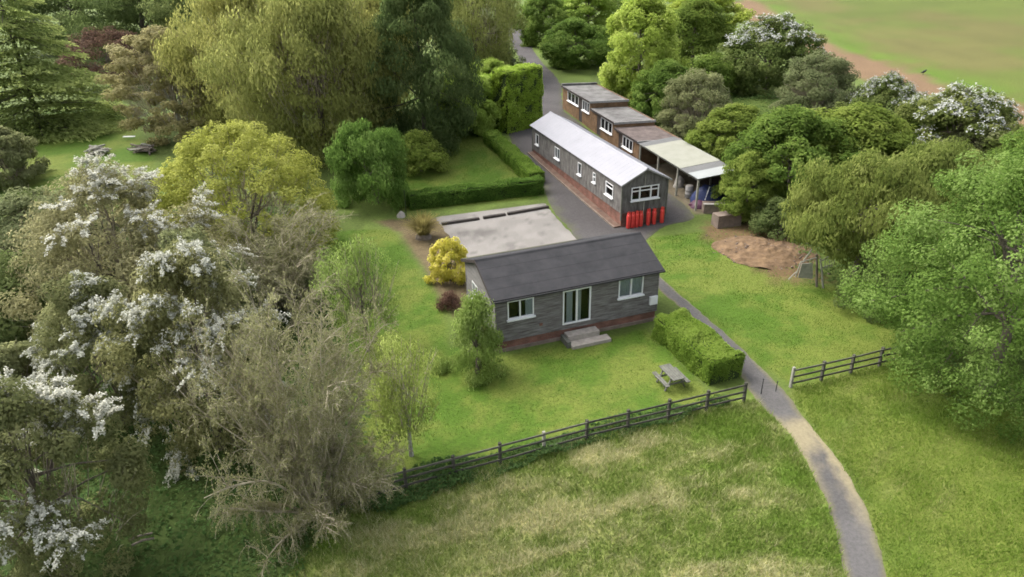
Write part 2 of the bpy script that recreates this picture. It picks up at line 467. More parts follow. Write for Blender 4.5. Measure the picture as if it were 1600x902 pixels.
gx = spaced(-700, -26, 26, 700, .26, 1.06)
gy = spaced(-20, 13, 52, 900, .26, 1.05)
GX, GY = np.meshgrid(gx, gy)
gz = g(GX, GY) + (fbm(GX * .8, GY * .8, 77, 3) - .5) * .06 * smooth(.5, -.5, np.minimum(sdf(GX, GY, Z_MEADOW), sdf(GX, GY, Z_MEADOW_R)))
ni, nj = GX.shape
idx = np.arange(ni * nj).reshape(ni, nj)
quads = np.stack([idx[:-1, :-1], idx[:-1, 1:], idx[1:, 1:], idx[1:, :-1]], -1).reshape(-1, 4)
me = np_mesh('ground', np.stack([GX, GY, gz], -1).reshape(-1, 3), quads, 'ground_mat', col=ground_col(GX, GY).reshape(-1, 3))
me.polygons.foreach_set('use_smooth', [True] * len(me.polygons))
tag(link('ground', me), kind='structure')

def ribbon(name, Lp, Rp, colf, m, lift=.015, step=.25, cross=12, jag=.12, seed=0):
    """a sheet laid on the ground between two surveyed edges"""
    L = np.array([p if len(p) == 3 else G(*p) for p in Lp])[:, :2]; R = np.array([p if len(p) == 3 else G(*p) for p in Rp])[:, :2]
    def resamp(P, n):
        # smooth through the points
        t = np.linspace(0, len(P) - 1, n); i = np.clip(t.astype(int), 0, len(P) - 2); f = (t - i)[:, None]
        p0, p1, p2, p3 = P[np.clip(i - 1, 0, None)], P[i], P[i + 1], P[np.clip(i + 2, None, len(P) - 1)]
        return .5 * (2 * p1 + (p2 - p0) * f + (2 * p0 - 5 * p1 + 4 * p2 - p3) * f ** 2 + (3 * p1 - p0 - 3 * p2 + p3) * f ** 3)
    n = max(8, int(np.sum(np.linalg.norm(np.diff(L, axis=0), axis=1)) / step))
    A, B = resamp(L, n), resamp(R, n)
    s = np.arange(n)
    w = np.linalg.norm(B - A, axis=1, keepdims=True) + 1e-6
    A = A + (B - A) / w * ((fbm(s * .6, s * 0 + 3.1, seed + 1, 4) - .5) * 2 * jag)[:, None]
    B = B + (A - B) / w * ((fbm(s * .6, s * 0 + 9.7, seed + 2, 4) - .5) * 2 * jag)[:, None]
    t = np.linspace(0, 1, cross + 1)
    P = A[:, None, :] * (1 - t)[None, :, None] + B[:, None, :] * t[None, :, None]
    z = g(P[..., 0], P[..., 1]) + lift
    z[:, 0] -= .05; z[:, -1] -= .05
    V = np.concatenate([P, z[..., None]], -1)
    idx = np.arange(n * (cross + 1)).reshape(n, cross + 1)
    q = np.stack([idx[:-1, :-1], idx[:-1, 1:], idx[1:, 1:], idx[1:, :-1]], -1).reshape(-1, 4)
    c = colf(P[..., 0], P[..., 1], np.broadcast_to(t[None, :], P.shape[:2]))
    o = link(name, np_mesh(name, V.reshape(-1, 3), q, m, col=c.reshape(-1, 3)))
    return tag(o, kind='structure')

TAR = np.array([.068, .065, .063])
def tar_col(x, y, t):
    c = mixc(TAR * np.ones(x.shape + (3,)), TAR * 1.25, smooth(.35, .7, fbm(x * .7, y * .7, 51, 4)))
    edge = smooth(.26, .46, np.abs(t - .5) + (fbm(x * 2, y * 2, 53, 3) - .5) * .16)
    return mixc(c, np.array([.125, .115, .065]), edge * .8)
S0, S1, S2 = G(1214, 652), G(1252, 678), G(1300, 740)
def drive_col(x, y, t):
    c = tar_col(x, y, t)
    d = np.hypot(x - S1[0], y - S1[1])
    w = smooth(2.2, .5, d + (fbm(x * 1.4, y * 1.4, 61, 3) - .5) * 2.4)
    along = smooth(7.0, 2.5, d) * smooth(.5, .9, t + (fbm(x * 2, y * 2, 63, 3) - .5) * .5)
    along2 = smooth(5.0, 1.5, d) * smooth(.4, .1, t + (fbm(x * 2, y * 2, 64, 3) - .5) * .5) * .6
    beyond = smooth(.3, -.5, (y - S0[1]))       # straw is swept only on the meadow side of the gate
    return mixc(c, np.array([.21, .18, .11]), np.clip(np.maximum(np.maximum(w, along), along2) * beyond, 0, 1) * .88)
ribbon('driveway',
       [(1330, 1010), (1326, 950), (1318.6, 902), (1304.6, 841), (1288.5, 789), (1258, 725), (1226, 672), (1206, 652), (1174, 618), (1152, 580), (1145, 555), (1120, 527), (1080, 495), (1057, 477), (1031, 455), (985, 420), (940, 385)],
       [(1400, 1010), (1398, 950), (1391, 902), (1375, 845), (1359, 801), (1331, 745), (1298.5, 700.6), (1266, 660), (1235, 619), (1195, 578), (1175, 560), (1146, 531), (1110, 500), (1082, 476), (1048, 447), (1010, 405), (985, 370)],
       drive_col, 'tarmac_mat', seed=5, jag=.13)
YARD = TAR * .80 * np.array([1.0, .97, .98])
def yard_col(x, y, t):
    c = mixc(YARD * np.ones(x.shape + (3,)), YARD * 1.22, smooth(.35, .7, fbm(x * .5, y * .5, 71, 4)))
    return mixc(c, np.array([.07, .075, .035]), smooth(.4, .5, np.abs(t - .5) + (fbm(x * 1.5, y * 1.5, 73, 3) - .5) * .14) * .5)
ribbon('yard',
       [(905, 420), (893, 366), (868, 338), (852, 310), (842, 285), (812, 250), (795, 215), (786, 190)],
       [(990, 396), (1037, 356), (1087, 339), (*local3(4, .1), 0), (*local3(10, .1), 0), (*local3(16, .1), 0), (*local3(22, .1), 0), (*local3(28.5, .1), 0)],
       yard_col, 'tarmac_mat', lift=.022, cross=36, seed=15)
ribbon('lane',
       [(786, 196), (815, 160), (826, 125), (812, 95), (800, 70), (795, 50), (796, 30)],
       [(885, 190), (880, 155), (874, 125), (850, 100), (832, 75), (818, 52), (812, 30)],
       yard_col, 'tarmac_mat', lift=.03, cross=16, step=.6, jag=.3, seed=25)
GRV = np.array([.162, .152, .139])
def gravel_col(x, y, t):
    c = mixc(GRV * np.ones(x.shape + (3,)), GRV * 1.22, smooth(.35, .7, fbm(x * .8, y * .8, 81, 4)))
    p = G(747, 365)
    stain = smooth(1.6, .2, np.hypot((x - p[0]) * .8, (y - p[1]) * 1.2) + (fbm(x * 2, y * 2, 83, 3) - .5) * 2.0)
    c = mixc(c, GRV * .45, stain * .75)
    return mixc(c, GRV * .62, smooth(.62, .75, fbm(x * 1.6, y * 1.6, 85, 3)) * .6)
ribbon('gravel_pad', [(735, 422), (726, 400), (690, 357), (680, 340)], [(930, 395), (897, 366), (866, 335), (853, 318)], gravel_col, 'gravel_mat', lift=.035, cross=30, jag=.15, seed=35)

# ------------------------------------------------------------------ buildings
def cells(x0, x1, z0, z1, openings):
    """wall rectangle minus openings (ax, bx, az, bz) -> list of rectangles"""
    zs = sorted({z0, z1} | {z for o in openings for z in (o[2], o[3]) if z0 < z < z1})
    out = []
    for a, b in zip(zs[:-1], zs[1:]):
        xs = [(x0, x1)]
        for o in openings:
            if o[2] < b - 1e-4 and o[3] > a + 1e-4:
                nx = []
                for p, q in xs:
                    if o[0] > p: nx.append((p, min(q, o[0])))
                    if o[1] < q: nx.append((max(p, o[1]), q))
                xs = [t for t in nx if t[1] - t[0] > 1e-3]
        out += [(p, q, a, b) for p, q in xs]
    return out

class Wall:
    """a wall plane in the building's frame: P(s, d, z) with s along, d outwards"""
    def __init__(w, o, s, n): w.o, w.s, w.n = Vector(o), Vector(s), Vector(n)
    def P(w, s, d, z): return w.o + w.s * s + w.n * d + Vector((0, 0, z))
    def box(w, mb, s0, s1, d0, d1, z0, z1):
        a = [w.P(s0, d0, z0), w.P(s1, d0, z0), w.P(s1, d1, z0), w.P(s0, d1, z0)]
        b = [w.P(s0, d0, z1), w.P(s1, d0, z1), w.P(s1, d1, z1), w.P(s0, d1, z1)]
        return mb.hexa(a + b)

def boards(w, mb, s0, s1, z0, z1, openings, pitch, rng, lim=None, vertical=False):
    """lapped boards, each wedge-shaped; lim(z) gives the s-range under a gable"""
    z = z0
    while z < z1 - .01:
        zt = min(z + pitch, z1)
        for (p, q, a, b) in cells(s0, s1, z, zt, openings):
            if b - a < .015: continue
            pb, qb, pt, qt = p, q, p, q
            if lim:
                la, lb = lim(a), lim(b)
                pb, qb, pt, qt = max(p, la[0]), min(q, la[1]), max(p, lb[0]), min(q, lb[1])
                if qb - pb < .03: continue
                if qt < pt: pt = qt = (pb + qb) / 2
            # break long runs into single boards
            cuts = [0.0]
            ln = qb - pb
            while cuts[-1] < 1 - 1e-6:
                c = cuts[-1] + rng.uniform(1.6, 3.4) / max(ln, .1)
                cuts.append(1.0 if c > 1 - .6 / max(ln, .1) else c)
            for f0, f1 in zip(cuts[:-1], cuts[1:]):
                t0, t1 = rng.uniform(.030, .036), rng.uniform(.012, .016)
                g0 = .003
                B = [w.P(pb + ln*f0 + g0, 0, a), w.P(pb + ln*f1 - g0, 0, a), w.P(pb + ln*f1 - g0, t0, a), w.P(pb + ln*f0 + g0, t0, a)]
                lt = qt - pt
                T = [w.P(pt + lt*f0 + g0, 0, b), w.P(pt + lt*f1 - g0, 0, b), w.P(pt + lt*f1 - g0, t1, b), w.P(pt + lt*f0 + g0, t1, b)]
                mb.hexa(B + T)
        z = zt

def window(root, w, s0, s1, z0, z1, mull=(), trans=(), sill=.07, fw=.06, door=False, curt=(), name='window', depth=.05):
    """framed window: frame mesh > pane children, sill, curtains"""
    mb = MB(); d0, d1 = -.06, depth
    w.box(mb, s0, s1, d0, d1, z0, z0 + fw); w.box(mb, s0, s1, d0, d1, z1 - fw, z1)
    w.box(mb, s0, s0 + fw, d0, d1, z0 + fw, z1 - fw); w.box(mb, s1 - fw, s1, d0, d1, z0 + fw, z1 - fw)
    xs = [s0 + fw]
    for m_ in mull:
        w.box(mb, m_ - fw * .6, m_ + fw * .6, d0, d1 - .004, z0 + fw, z1 - fw); xs += [m_ - fw * .6, m_ + fw * .6]
    xs.append(s1 - fw)
    o = mb.build(name, 'upvc', root)
    zz = {i: [(z0 + fw, z1 - fw)] for i in range(len(xs) // 2)}
    if trans:
        tb = MB()
        for (i, tz) in trans:
            w.box(tb, xs[2*i], xs[2*i+1], d0, d1 - .007, tz - .03, tz + .03)
            zz[i] = [(z0 + fw, tz - .03), (tz + .03, z1 - fw)]
        tb.build('transom', 'upvc', o)
    for i in range(len(xs) // 2):
        for a, b in zz[i]:
            pm = MB(); w.box(pm, xs[2*i], xs[2*i+1], -.022, -.012, a, b)
            pm.build('pane', 'glass', o)
    if sill:
        sm = MB(); w.box(sm, s0 - .06, s1 + .06, -.05, depth + .10, z0 - sill, z0 - .002)
        sm.build('sill', 'upvc', o)
    for (a, b) in curt:
        cm = MB(); n = max(3, int((b - a) / .05))
        for k in range(n):
            p, q = a + (b - a) * k / n, a + (b - a) * (k + 1) / n
            e0, e1 = (-.05, -.08) if k % 2 else (-.08, -.05)
            cm.quad(w.P(p, e0, z0 - .05), w.P(q, e1, z0 - .05), w.P(q, e1, z1 + .02), w.P(p, e0, z1 + .02))
        cm.build('curtain', 'curtain', o)
    return o

rng = random.Random(11)
# ---- the dark-roofed hut in front
L1, W1, E1, R1, OH = 8.774, 4.82, 2.995, 3.946, .2
hut = empty('timber_hut', (-0.814, 30.478, 0), .337)
tag(hut, 'black-roofed low timber hut with white french doors, brick plinth and lawn in front', 'hut')
front = Wall((0, 0, 0), (1, 0, 0), (0, -1, 0)); back = Wall((0, W1, 0), (1, 0, 0), (0, 1, 0))
left = Wall((0, 0, 0), (0, 1, 0), (-1, 0, 0)); right = Wall((L1, 0, 0), (0, 1, 0), (1, 0, 0))
PL1 = .55
OPF = [(.60, 1.95, 1.72, 2.72), (3.48, 5.0, .82, 2.72), (6.53, 7.92, 1.72, 2.80)]
OPL = [(2.75, 3.65, 1.30, 2.30)]
wm = MB()
for w, ln, op in ((front, L1, OPF), (back, L1, []), (left, W1, OPL), (right, W1, [])):
    i0 = 0 if ln == L1 else .1
    for (p, q, a, b) in cells(i0, ln - i0, PL1, E1, op): w.box(wm, p, q, -.1, 0, a, b)
for w in (left, right):       # gable triangles
    a = [w.P(.1, -.1, E1), w.P(W1 - .1, -.1, E1), w.P(W1 - .1, 0, E1), w.P(.1, 0, E1)]
    b = [w.P(W1/2, -.1, R1 - .05), w.P(W1/2 + .01, -.1, R1 - .05), w.P(W1/2 + .01, 0, R1 - .05), w.P(W1/2, 0, R1 - .05)]
    wm.hexa(a + b)
wm.build('wall', 'board', hut)
fm = MB(); fm.box(.1, L1 - .1, .1, W1 - .1, PL1, PL1 + .2); fm.build('floor', 'room', hut)
slope1 = (R1 - E1) / (W1 / 2)
lim1 = lambda z: (0, W1) if z <= E1 else ((z - E1) / slope1, W1 - (z - E1) / slope1)
bm_ = MB()
boards(front, bm_, 0, L1, PL1, E1 - .02, OPF, .165, rng)
boards(back, bm_, 0, L1, PL1, E1 - .02, [], .165, rng); boards(right, bm_, 0, W1, PL1, R1 - .06, [], .165, rng, lim1)
bm_.build('weatherboards', 'board', hut, kind='stuff')
bm_ = MB(); boards(left, bm_, 0, W1, PL1, R1 - .06, OPL, .165, rng, lim1)
bm_.build('gable_boards', 'board_pale', hut, kind='stuff')
pm = MB(); pm.box(.02, L1 - .02, .02, W1 - .02, -.3, PL1); pm.build('plinth', 'brick_red', hut)
pm = MB(); pm.box(-.07, L1 + .07, -.09, W1 + .05, -.3, .16); pm.build('footing', 'concrete_warm', hut)
for (x, y) in ((0, 0), (L1, 0), (0, W1), (L1, W1)):
    MB().box(x - .045, x + .045, y - .045, y + .045, PL1, E1 - .03).build('corner_board', 'board', hut)
# roof: each slope a deck under four lapped felt strips
def roof_slope(root, W, L, E, R, side, oh, thick, mname, strips, lap=.012, name='roof_slope', ridge=.03):
    sl = (R - E) / (W / 2)
    def pt(x, t, up):           # t 0 at eave edge .. 1 at ridge
        yy = (-oh + t * (W / 2 + oh)); zz = E + yy * sl + up
        return (x, yy if side == 0 else W - yy, zz)
    mb = MB()
    n = strips
    for k in range(n):
        t0, t1 = k / n, (k + 1) / n
        u0 = thick + lap * (1 if k else 0); u1 = thick
        q = [pt(-oh, t0, .0), pt(L + oh, t0, .0), pt(L + oh, t1, .0), pt(-oh, t1, .0), pt(-oh, t0, u0), pt(L + oh, t0, u0), pt(L + oh, t1, u1), pt(-oh, t1, u1)]
        if side: q = [q[1], q[0], q[3], q[2], q[5], q[4], q[7], q[6]]
        mb.hexa(q)
    return mb.build(name, mname, root)
roof_slope(hut, W1, L1, E1, R1, 0, OH, .05, 'roof_felt', 4, lap=.006)
roof_slope(hut, W1, L1, E1, R1, 1, OH, .05, 'roof_felt', 4, lap=.006)
rm = MB(); n = 30
for k in range(n):
    x0, x1 = -OH + (L1 + 2*OH) * k / n, -OH + (L1 + 2*OH) * (k + 1) / n
    h = .075
    rm.hexa([(x0, W1/2 - .17, R1 - .03), (x1, W1/2 - .17, R1 - .03), (x1, W1/2 + .17, R1 - .03), (x0, W1/2 + .17, R1 - .03), (x0, W1/2 - .05, R1 + h), (x1, W1/2 - .05, R1 + h), (x1, W1/2 + .05, R1 + h), (x0, W1/2 + .05, R1 + h)])
rm.build('ridge_capping', 'roof_felt', hut)
mm_ = MB(); roof = []
def back_strip(t0, t1):
    f = lambda x, t: (x, W1 - (-OH + t * (W1/2 + OH)), E1 + (-OH + t * (W1/2 + OH)) * slope1 + .068)
    mm_.hexa([(*f(-OH, t0)[:2], f(-OH, t0)[2] - .012), (*f(-OH, t1)[:2], f(-OH, t1)[2] - .012), (*f(L1*.62, t1)[:2], f(L1*.62, t1)[2] - .012), (*f(L1*.78, t0)[:2], f(L1*.78, t0)[2] - .012), f(-OH, t0), f(-OH, t1), f(L1*.62, t1), f(L1*.78, t0)])
back_strip(.02, .3)
mm_.build('moss', 'moss_felt', hut)
for x in (-OH - .02, L1 + OH):
    for s in (0, 1):
        yy = lambda t: (-OH + t * (W1/2 + OH)) if s == 0 else W1 - (-OH + t * (W1/2 + OH))
        zz = lambda t: E1 + (-OH + t * (W1/2 + OH)) * slope1
        MB().bar((x + .01, yy(0), zz(0) - .03), (x + .01, yy(1), zz(1) - .03), .022, .15).build('bargeboard', 'dark_timber', hut)
gm = MB(); gm.tube([(-OH, -OH - .05, E1 - .12), (L1 + OH + .03, -OH - .05, E1 - .10)], [.05, .05], 8)
gm.build('gutter', 'black_iron', hut)
window(hut, front, *OPF[0], mull=(1.24,), curt=((1.55, 1.93),))
window(hut, front, *OPF[2], mull=(7.23,), curt=((6.55, 7.2), (7.3, 7.9)))
window(hut, front, *OPF[1], mull=(4.24,), sill=0, fw=.075, curt=((3.72, 4.05), (4.32, 4.5)), name='french_door')
window(hut, left, *OPL[0], mull=(3.2,))
xm = MB(); xm.box(8.33, 8.76, -.16, -.03, 1.02, 1.48); mo = xm.build('meter_box', 'upvc', hut)
xm = MB(); xm.box(8.36, 8.73, -.166, -.1605, 1.05, 1.45); xm.build('door', 'upvc', mo)
xm = MB(); xm.box(2.24, 2.40, -.055, -.03, 1.05, 1.2); xm.build('vent', 'brick_red', hut)
hut_step = empty('doorstep', tuple(np.array([-0.814, 30.478, 0]) + np.array([math.cos(.337) * 4.4, math.sin(.337) * 4.4, 0])), .337)
tag(hut_step, 'pale concrete two-level doorstep below the white french doors', 'doorstep')
sm = MB(); sm.box(-.85, .85, -.62, -.10, -.2, .44); sm.build('top_step', 'concrete', hut_step)
sm = MB(); sm.box(-.85, 1.25, -1.15, -.622, -.2, .17); sm.build('lower_step', 'concrete', hut_step)
sm = MB(); sm.box(-1.05, -.855, -.95, -.10, -.2, .34); sm.build('side_block', 'grey_timber', hut_step)

# ---- the long white-roofed hut
L2, W2, E2, R2 = 16.893, 3.42, 3.129, 3.998
hut2 = empty('long_hut', (7.491, 46.202, 0), 1.896)
tag(hut2, 'long narrow timber hut with white sheet roof beside the tarmac yard', 'hut')
side = Wall((0, 0, 0), (1, 0, 0), (0, 1, 0)); gab = Wall((0, 0, 0), (0, -1, 0), (-1, 0, 0))
far = Wall((L2, 0, 0), (0, -1, 0), (1, 0, 0)); rside = Wall((0, -W2, 0), (1, 0, 0), (0, -1, 0))
PL2 = 1.02
OPS = [(15.35, 16.05, 1.68, 2.60), (10.75, 11.75, 1.68, 2.60), (6.55, 7.15, 1.68, 2.60), (4.05, 4.5, 1.88, 2.60), (1.25, 2.4, 1.68, 2.60)]
OPG = [(.68, 2.76, 1.82, 2.76)]
wm = MB()
for w, ln, op in ((side, L2, OPS), (rside, L2, []), (gab, W2, OPG), (far, W2, [])):
    i0 = 0 if ln == L2 else .1
    for (p, q, a, b) in cells(i0, ln - i0, PL2, E2, op): w.box(wm, p, q, -.1, 0, a, b)
for w in (gab, far):
    a = [w.P(.1, -.1, E2), w.P(W2 - .1, -.1, E2), w.P(W2 - .1, 0, E2), w.P(.1, 0, E2)]
    b = [w.P(W2/2, -.1, R2 - .05), w.P(W2/2 + .01, -.1, R2 - .05), w.P(W2/2 + .01, 0, R2 - .05), w.P(W2/2, 0, R2 - .05)]
    wm.hexa(a + b)
wm.build('wall', 'board_hut', hut2)
fm = MB(); fm.box(.1, L2 - .1, -W2 + .1, -.1, PL2, PL2 + .15); fm.build('floor', 'room', hut2)
slope2 = (R2 - E2) / (W2 / 2)
lim2 = lambda z: (0, W2) if z <= E2 else ((z - E2) / slope2, W2 - (z - E2) / slope2)
bm_ = MB()
boards(side, bm_, 0, L2, PL2, E2 - .02, OPS, .15, rng); boards(rside, bm_, 0, L2, PL2, E2 - .02, [], .15, rng)
boards(gab, bm_, 0, W2, PL2, R2 - .06, OPG, .15, rng, lim2); boards(far, bm_, 0, W2, PL2, R2 - .06, [], .15, rng, lim2)
bm_.build('weatherboards', 'board_hut', hut2, kind='stuff')
pm = MB(); pm.box(.02, L2 - .02, -W2 + .02, -.02, -.3, PL2); pm.build('plinth', 'brick_red', hut2)
# brick apron with a pale kerb along the yard side
am = MB()
for k in range(17):
    x0, x1 = k * L2 / 17, (k + 1) * L2 / 17
    z0, z1 = [float(g(0, 46.202 + x * math.sin(1.896))) for x in (x0, x1)]
    am.hexa([(x0, .0, z0 - .2), (x1, .0, z1 - .2), (x1, .42, z1 - .2), (x0, .42, z0 - .2), (x0, .0, z0 + .14), (x1, .0, z1 + .14), (x1, .42, z1 + .10), (x0, .42, z0 + .10)])
am.build('apron', 'apron_brick', hut2)
for k in range(17):
    x0, x1 = k * L2 / 17 + .01, (k + 1) * L2 / 17 - .01
    z0, z1 = [float(g(0, 46.202 + x * math.sin(1.896))) for x in (x0, x1)]
    MB().hexa([(x0, .423, z0 - .2), (x1, .423, z1 - .2), (x1, .52, z1 - .2), (x0, .52, z0 - .2), (x0, .423, z0 + .12), (x1, .423, z1 + .12), (x1, .52, z1 + .12), (x0, .52, z0 + .12)]).build('kerb_stone', 'concrete_warm', hut2)
for s in (0, 1):
    mb = MB(); nr = 34
    for k in range(nr):                       # sheets with a low rib at every joint
        for (f0, f1, up) in ((0, .93, .03), (.93, 1, .034)):
            x0 = -OH + (L2 + 2*OH) * (k + f0) / nr; x1 = -OH + (L2 + 2*OH) * (k + f1) / nr
            yy = lambda t: (-OH + t * (W2/2 + OH))
            Y = (lambda t: -yy(t)) if s == 0 else (lambda t: -W2 + yy(t))
            z = lambda t, u: E2 + yy(t) * slope2 + u
            q = [(x0, Y(0), z(0, 0)), (x1, Y(0), z(0, 0)), (x1, Y(1), z(1, 0)), (x0, Y(1), z(1, 0)), (x0, Y(0), z(0, up)), (x1, Y(0), z(0, up)), (x1, Y(1), z(1, up)), (x0, Y(1), z(1, up))]
            if s == 0: q = [q[1], q[0], q[3], q[2], q[5], q[4], q[7], q[6]]
            mb.hexa(q)
    mb.build('roof_slope', 'white_sheet', hut2)
rm = MB(); rm.hexa([(-OH, -W2/2 - .14, R2 - .03), (L2 + OH, -W2/2 - .14, R2 - .03), (L2 + OH, -W2/2 + .14, R2 - .03), (-OH, -W2/2 + .14, R2 - .03), (-OH, -W2/2 - .03, R2 + .062), (L2 + OH, -W2/2 - .03, R2 + .062), (L2 + OH, -W2/2 + .03, R2 + .062), (-OH, -W2/2 + .03, R2 + .062)])
rm.build('ridge_capping', 'white_sheet', hut2)
for x in (-OH - .012, L2 + OH + .012):
    for s in (0, 1):
        Y = (lambda t: OH - t * (W2/2 + OH)) if s == 0 else (lambda t: -W2 - OH + t * (W2/2 + OH))
        zz = lambda t: E2 + (-OH + t * (W2/2 + OH)) * slope2
        MB().bar((x, Y(0), zz(0) - .03), (x, Y(1), zz(1) - .03), .02, .10).build('bargeboard', 'trim_grey', hut2)
for i, o in enumerate(OPS):
    window(hut2, side, *o, mull=((o[0] + o[1]) / 2,) if i in (1,) else (), trans=((0, o[3] - .32),) if i in (3, 4) else (), fw=.055, depth=.06)
window(hut2, gab, *OPG[0], mull=(1.32, 2.16), trans=((0, 2.46), (1, 2.46), (2, 2.46)), fw=.07, depth=.06)
MB().tube([(-.075, -1.66, .0), (-.075, -1.66, 1.72)], [.035, .035], 8).build('downpipe', 'post_pale', hut2)
MB().tube([(-.06, -1.66, 2.8), (-.06, -1.66, 3.72)], [.03, .03], 8).build('flue_pipe', 'post_pale', hut2)
for (x, y) in ((0, 0), (L2, 0), (0, -W2), (L2, -W2)): MB().box(x - .05, x + .05, y - .05, y + .05, PL2 - .5, E2 - .03).build('corner_board', 'grey_timber', hut2)

# ---- the row of three stepped brick sheds and the carport
def shed(x0, x1, top, roofm, wins, doors, label, depth=3.7, ground=None, upstand=False):
    P = local3(x0, 0); zb = float(g(*local3((x0 + x1) / 2, 0)))
    root = empty('brick_shed', (P[0], P[1], 0), YAW3)
    tag(root, label, 'shed', 'row of brick sheds')
    ln = x1 - x0
    w = Wall((0, 0, 0), (1, 0, 0), (0, 1, 0))
    op = [(a - x0, b - x0, c, d) for (a, b, c, d) in wins] + [(a - x0, b - x0, c, d) for (a, b, c, d) in doors]
    wm = MB()
    for (p, q, a, b) in cells(0, ln, zb - .6, top - .1, op): w.box(wm, p, q, -.11, 0, a, b)
    wm.box(0, .11, -depth, -.11, zb - .6, top - .1); wm.box(ln - .11, ln, -depth, -.11, zb - .6, top - .1); wm.box(.11, ln - .11, -depth, -depth + .11, zb - .6, top - .1)
    wm.build('wall', 'brick_tan', root)
    rm = MB(); o = .16
    rm.hexa([(-.02, -depth - .1, top - .26), (ln - .02, -depth - .1, top - .26), (ln - .02, o, top - .12), (-.02, o, top - .12), (-.02, -depth - .1, top - .14), (ln - .02, -depth - .1, top - .14), (ln - .02, o, top), (-.02, o, top)])
    ro = rm.build('roof', roofm, root)
    fm = MB(); fm.box(-.03, ln - .03, o + .002, o + .03, top - .16, top + .02); fm.build('fascia', 'dark_timber', ro)
    if upstand:
        um = MB(); um.hexa([(ln - .25, -depth, top - .15), (ln, -depth, top - .15), (ln, o, top - .01), (ln - .25, o, top - .01), (ln - .25, -depth, top + .05), (ln, -depth, top + .05), (ln, o, top + .22), (ln - .25, o, top + .22)])
        um.build('upstand', 'flat_felt', ro)
    em = MB(); em.hexa([(-.05, -depth - .1, top - .3), (.04, -depth - .1, top - .3), (.04, o + .03, top - .16), (-.05, o + .03, top - .16), (-.05, -depth - .1, top - .1), (.04, -depth - .1, top - .1), (.04, o + .03, top + .04), (-.05, o + .03, top + .04)])
    em.build('verge_trim', 'trim_grey', ro)
    for (a, b, c, d) in wins:
        n = 3 if b - a > 1.6 else 2
        window(root, w, a - x0, b - x0, c, d, mull=[a - x0 + (b - a) * k / n for k in range(1, n)], fw=.06, sill=.06)
    for (a, b, c, d) in doors:
        dm = MB(); w.box(dm, a - x0, b - x0, -.06, -.02, c, d); do = dm.build('door', 'dark_timber', root)
        hm = MB(); w.box(hm, a - x0 + .08, a - x0 + .13, -.02, .03, (c + d) / 2 - .08, (c + d) / 2 + .05); hm.build('handle', 'trim_grey', do)
    return root
shed(20.2, 28.1, 3.58, 'flat_felt', [(23.45, 26.5, 2.42, 3.36), (20.6, 22.4, 2.36, 3.32)], [(22.5, 23.38, 1.05, 3.3)],
     'tallest brick shed at the lane end of the row, two white windows and dark door', upstand=True)
shed(14.4, 20.17, 2.98, 'flat_felt', [(15.1, 17.65, 1.72, 2.72)], [(17.75, 18.7, .85, 2.74)], 'middle brick shed of the row with pale flat roof and dark door')
shed(9.6, 14.37, 2.55, 'rust_felt', [(10.75, 12.75, 1.35, 2.28)], [(12.95, 13.7, .6, 2.3)], 'lowest brick shed with rust-stained flat roof next to the carport')

P = local3(0, 0)
cport = empty('carport', (P[0], P[1], 0), YAW3)
tag(cport, 'open lean-to carport with cream and white corrugated roof on pale posts', 'carport')
def corrugated(x0, x1, y0, y1, z0, z1, mname, amp=.018, pitch=.15):
    n = int((x1 - x0) / pitch * 4); xs = np.linspace(x0, x1, n + 1)
    V, Fq = [], []
    for x in xs:
        dz = amp * math.sin(2 * math.pi * x / pitch)
        V += [(x, y0, z0 + dz), (x, y1, z1 + dz)]
    k = len(V)
    V += [(a, b, c - .012) for a, b, c in V]
    for i in range(n):
        a = 2 * i
        Fq += [(a, a + 1, a + 3, a + 2), (k + a + 2, k + a + 3, k + a + 1, k + a)]
    return link('roof_sheet', np_mesh('roof_sheet', V, Fq, mname), cport)
ZF, ZB = 2.46, 2.72
for (a, b, m_, dy) in ((8.3, 9.45, 'grey_sheet', 0), (2.35, 8.3, 'cream_sheet', .03), (1.1, 2.36, 'grey_sheet', 0), (-.3, 1.12, 'bright_sheet', .03)):
    corrugated(a, b, .15, -3.1 if a > 1 else -2.9, ZF + dy, ZB + dy, m_)
for (x, y, zt) in ((-.15, 0, 2.38), (2.85, 0, 2.38), (6.05, 0, 2.38), (9.3, 0, 2.38), (-.15, -2.8, 2.6), (2.85, -2.8, 2.6), (6.05, -2.8, 2.6)):
    q = local3(x, y); MB().box(x - .06, x + .06, y - .06, y + .06, float(g(*q)) - .1, zt).build('post', 'post_pale', cport)
bm_ = MB(); bm_.box(-.28, 9.4, -.05, .05, 2.30, 2.42); bm_.build('front_beam', 'grey_timber', cport)
bm_ = MB(); bm_.box(-.28, 9.4, -2.85, -2.75, 2.55, 2.67); bm_.build('rear_beam', 'grey_timber', cport)
for x in (-.15, 2.85, 6.05, 9.2):
    MB().bar((x + .08, .05, 2.37), (x + .08, -2.8, 2.6), .06, .1).build('rafter', 'grey_timber', cport)
bk = MB(); bk.box(.2, 9.4, -3.0, -2.93, .1, 2.55); bk.build('rear_cladding', 'dark_timber', cport)
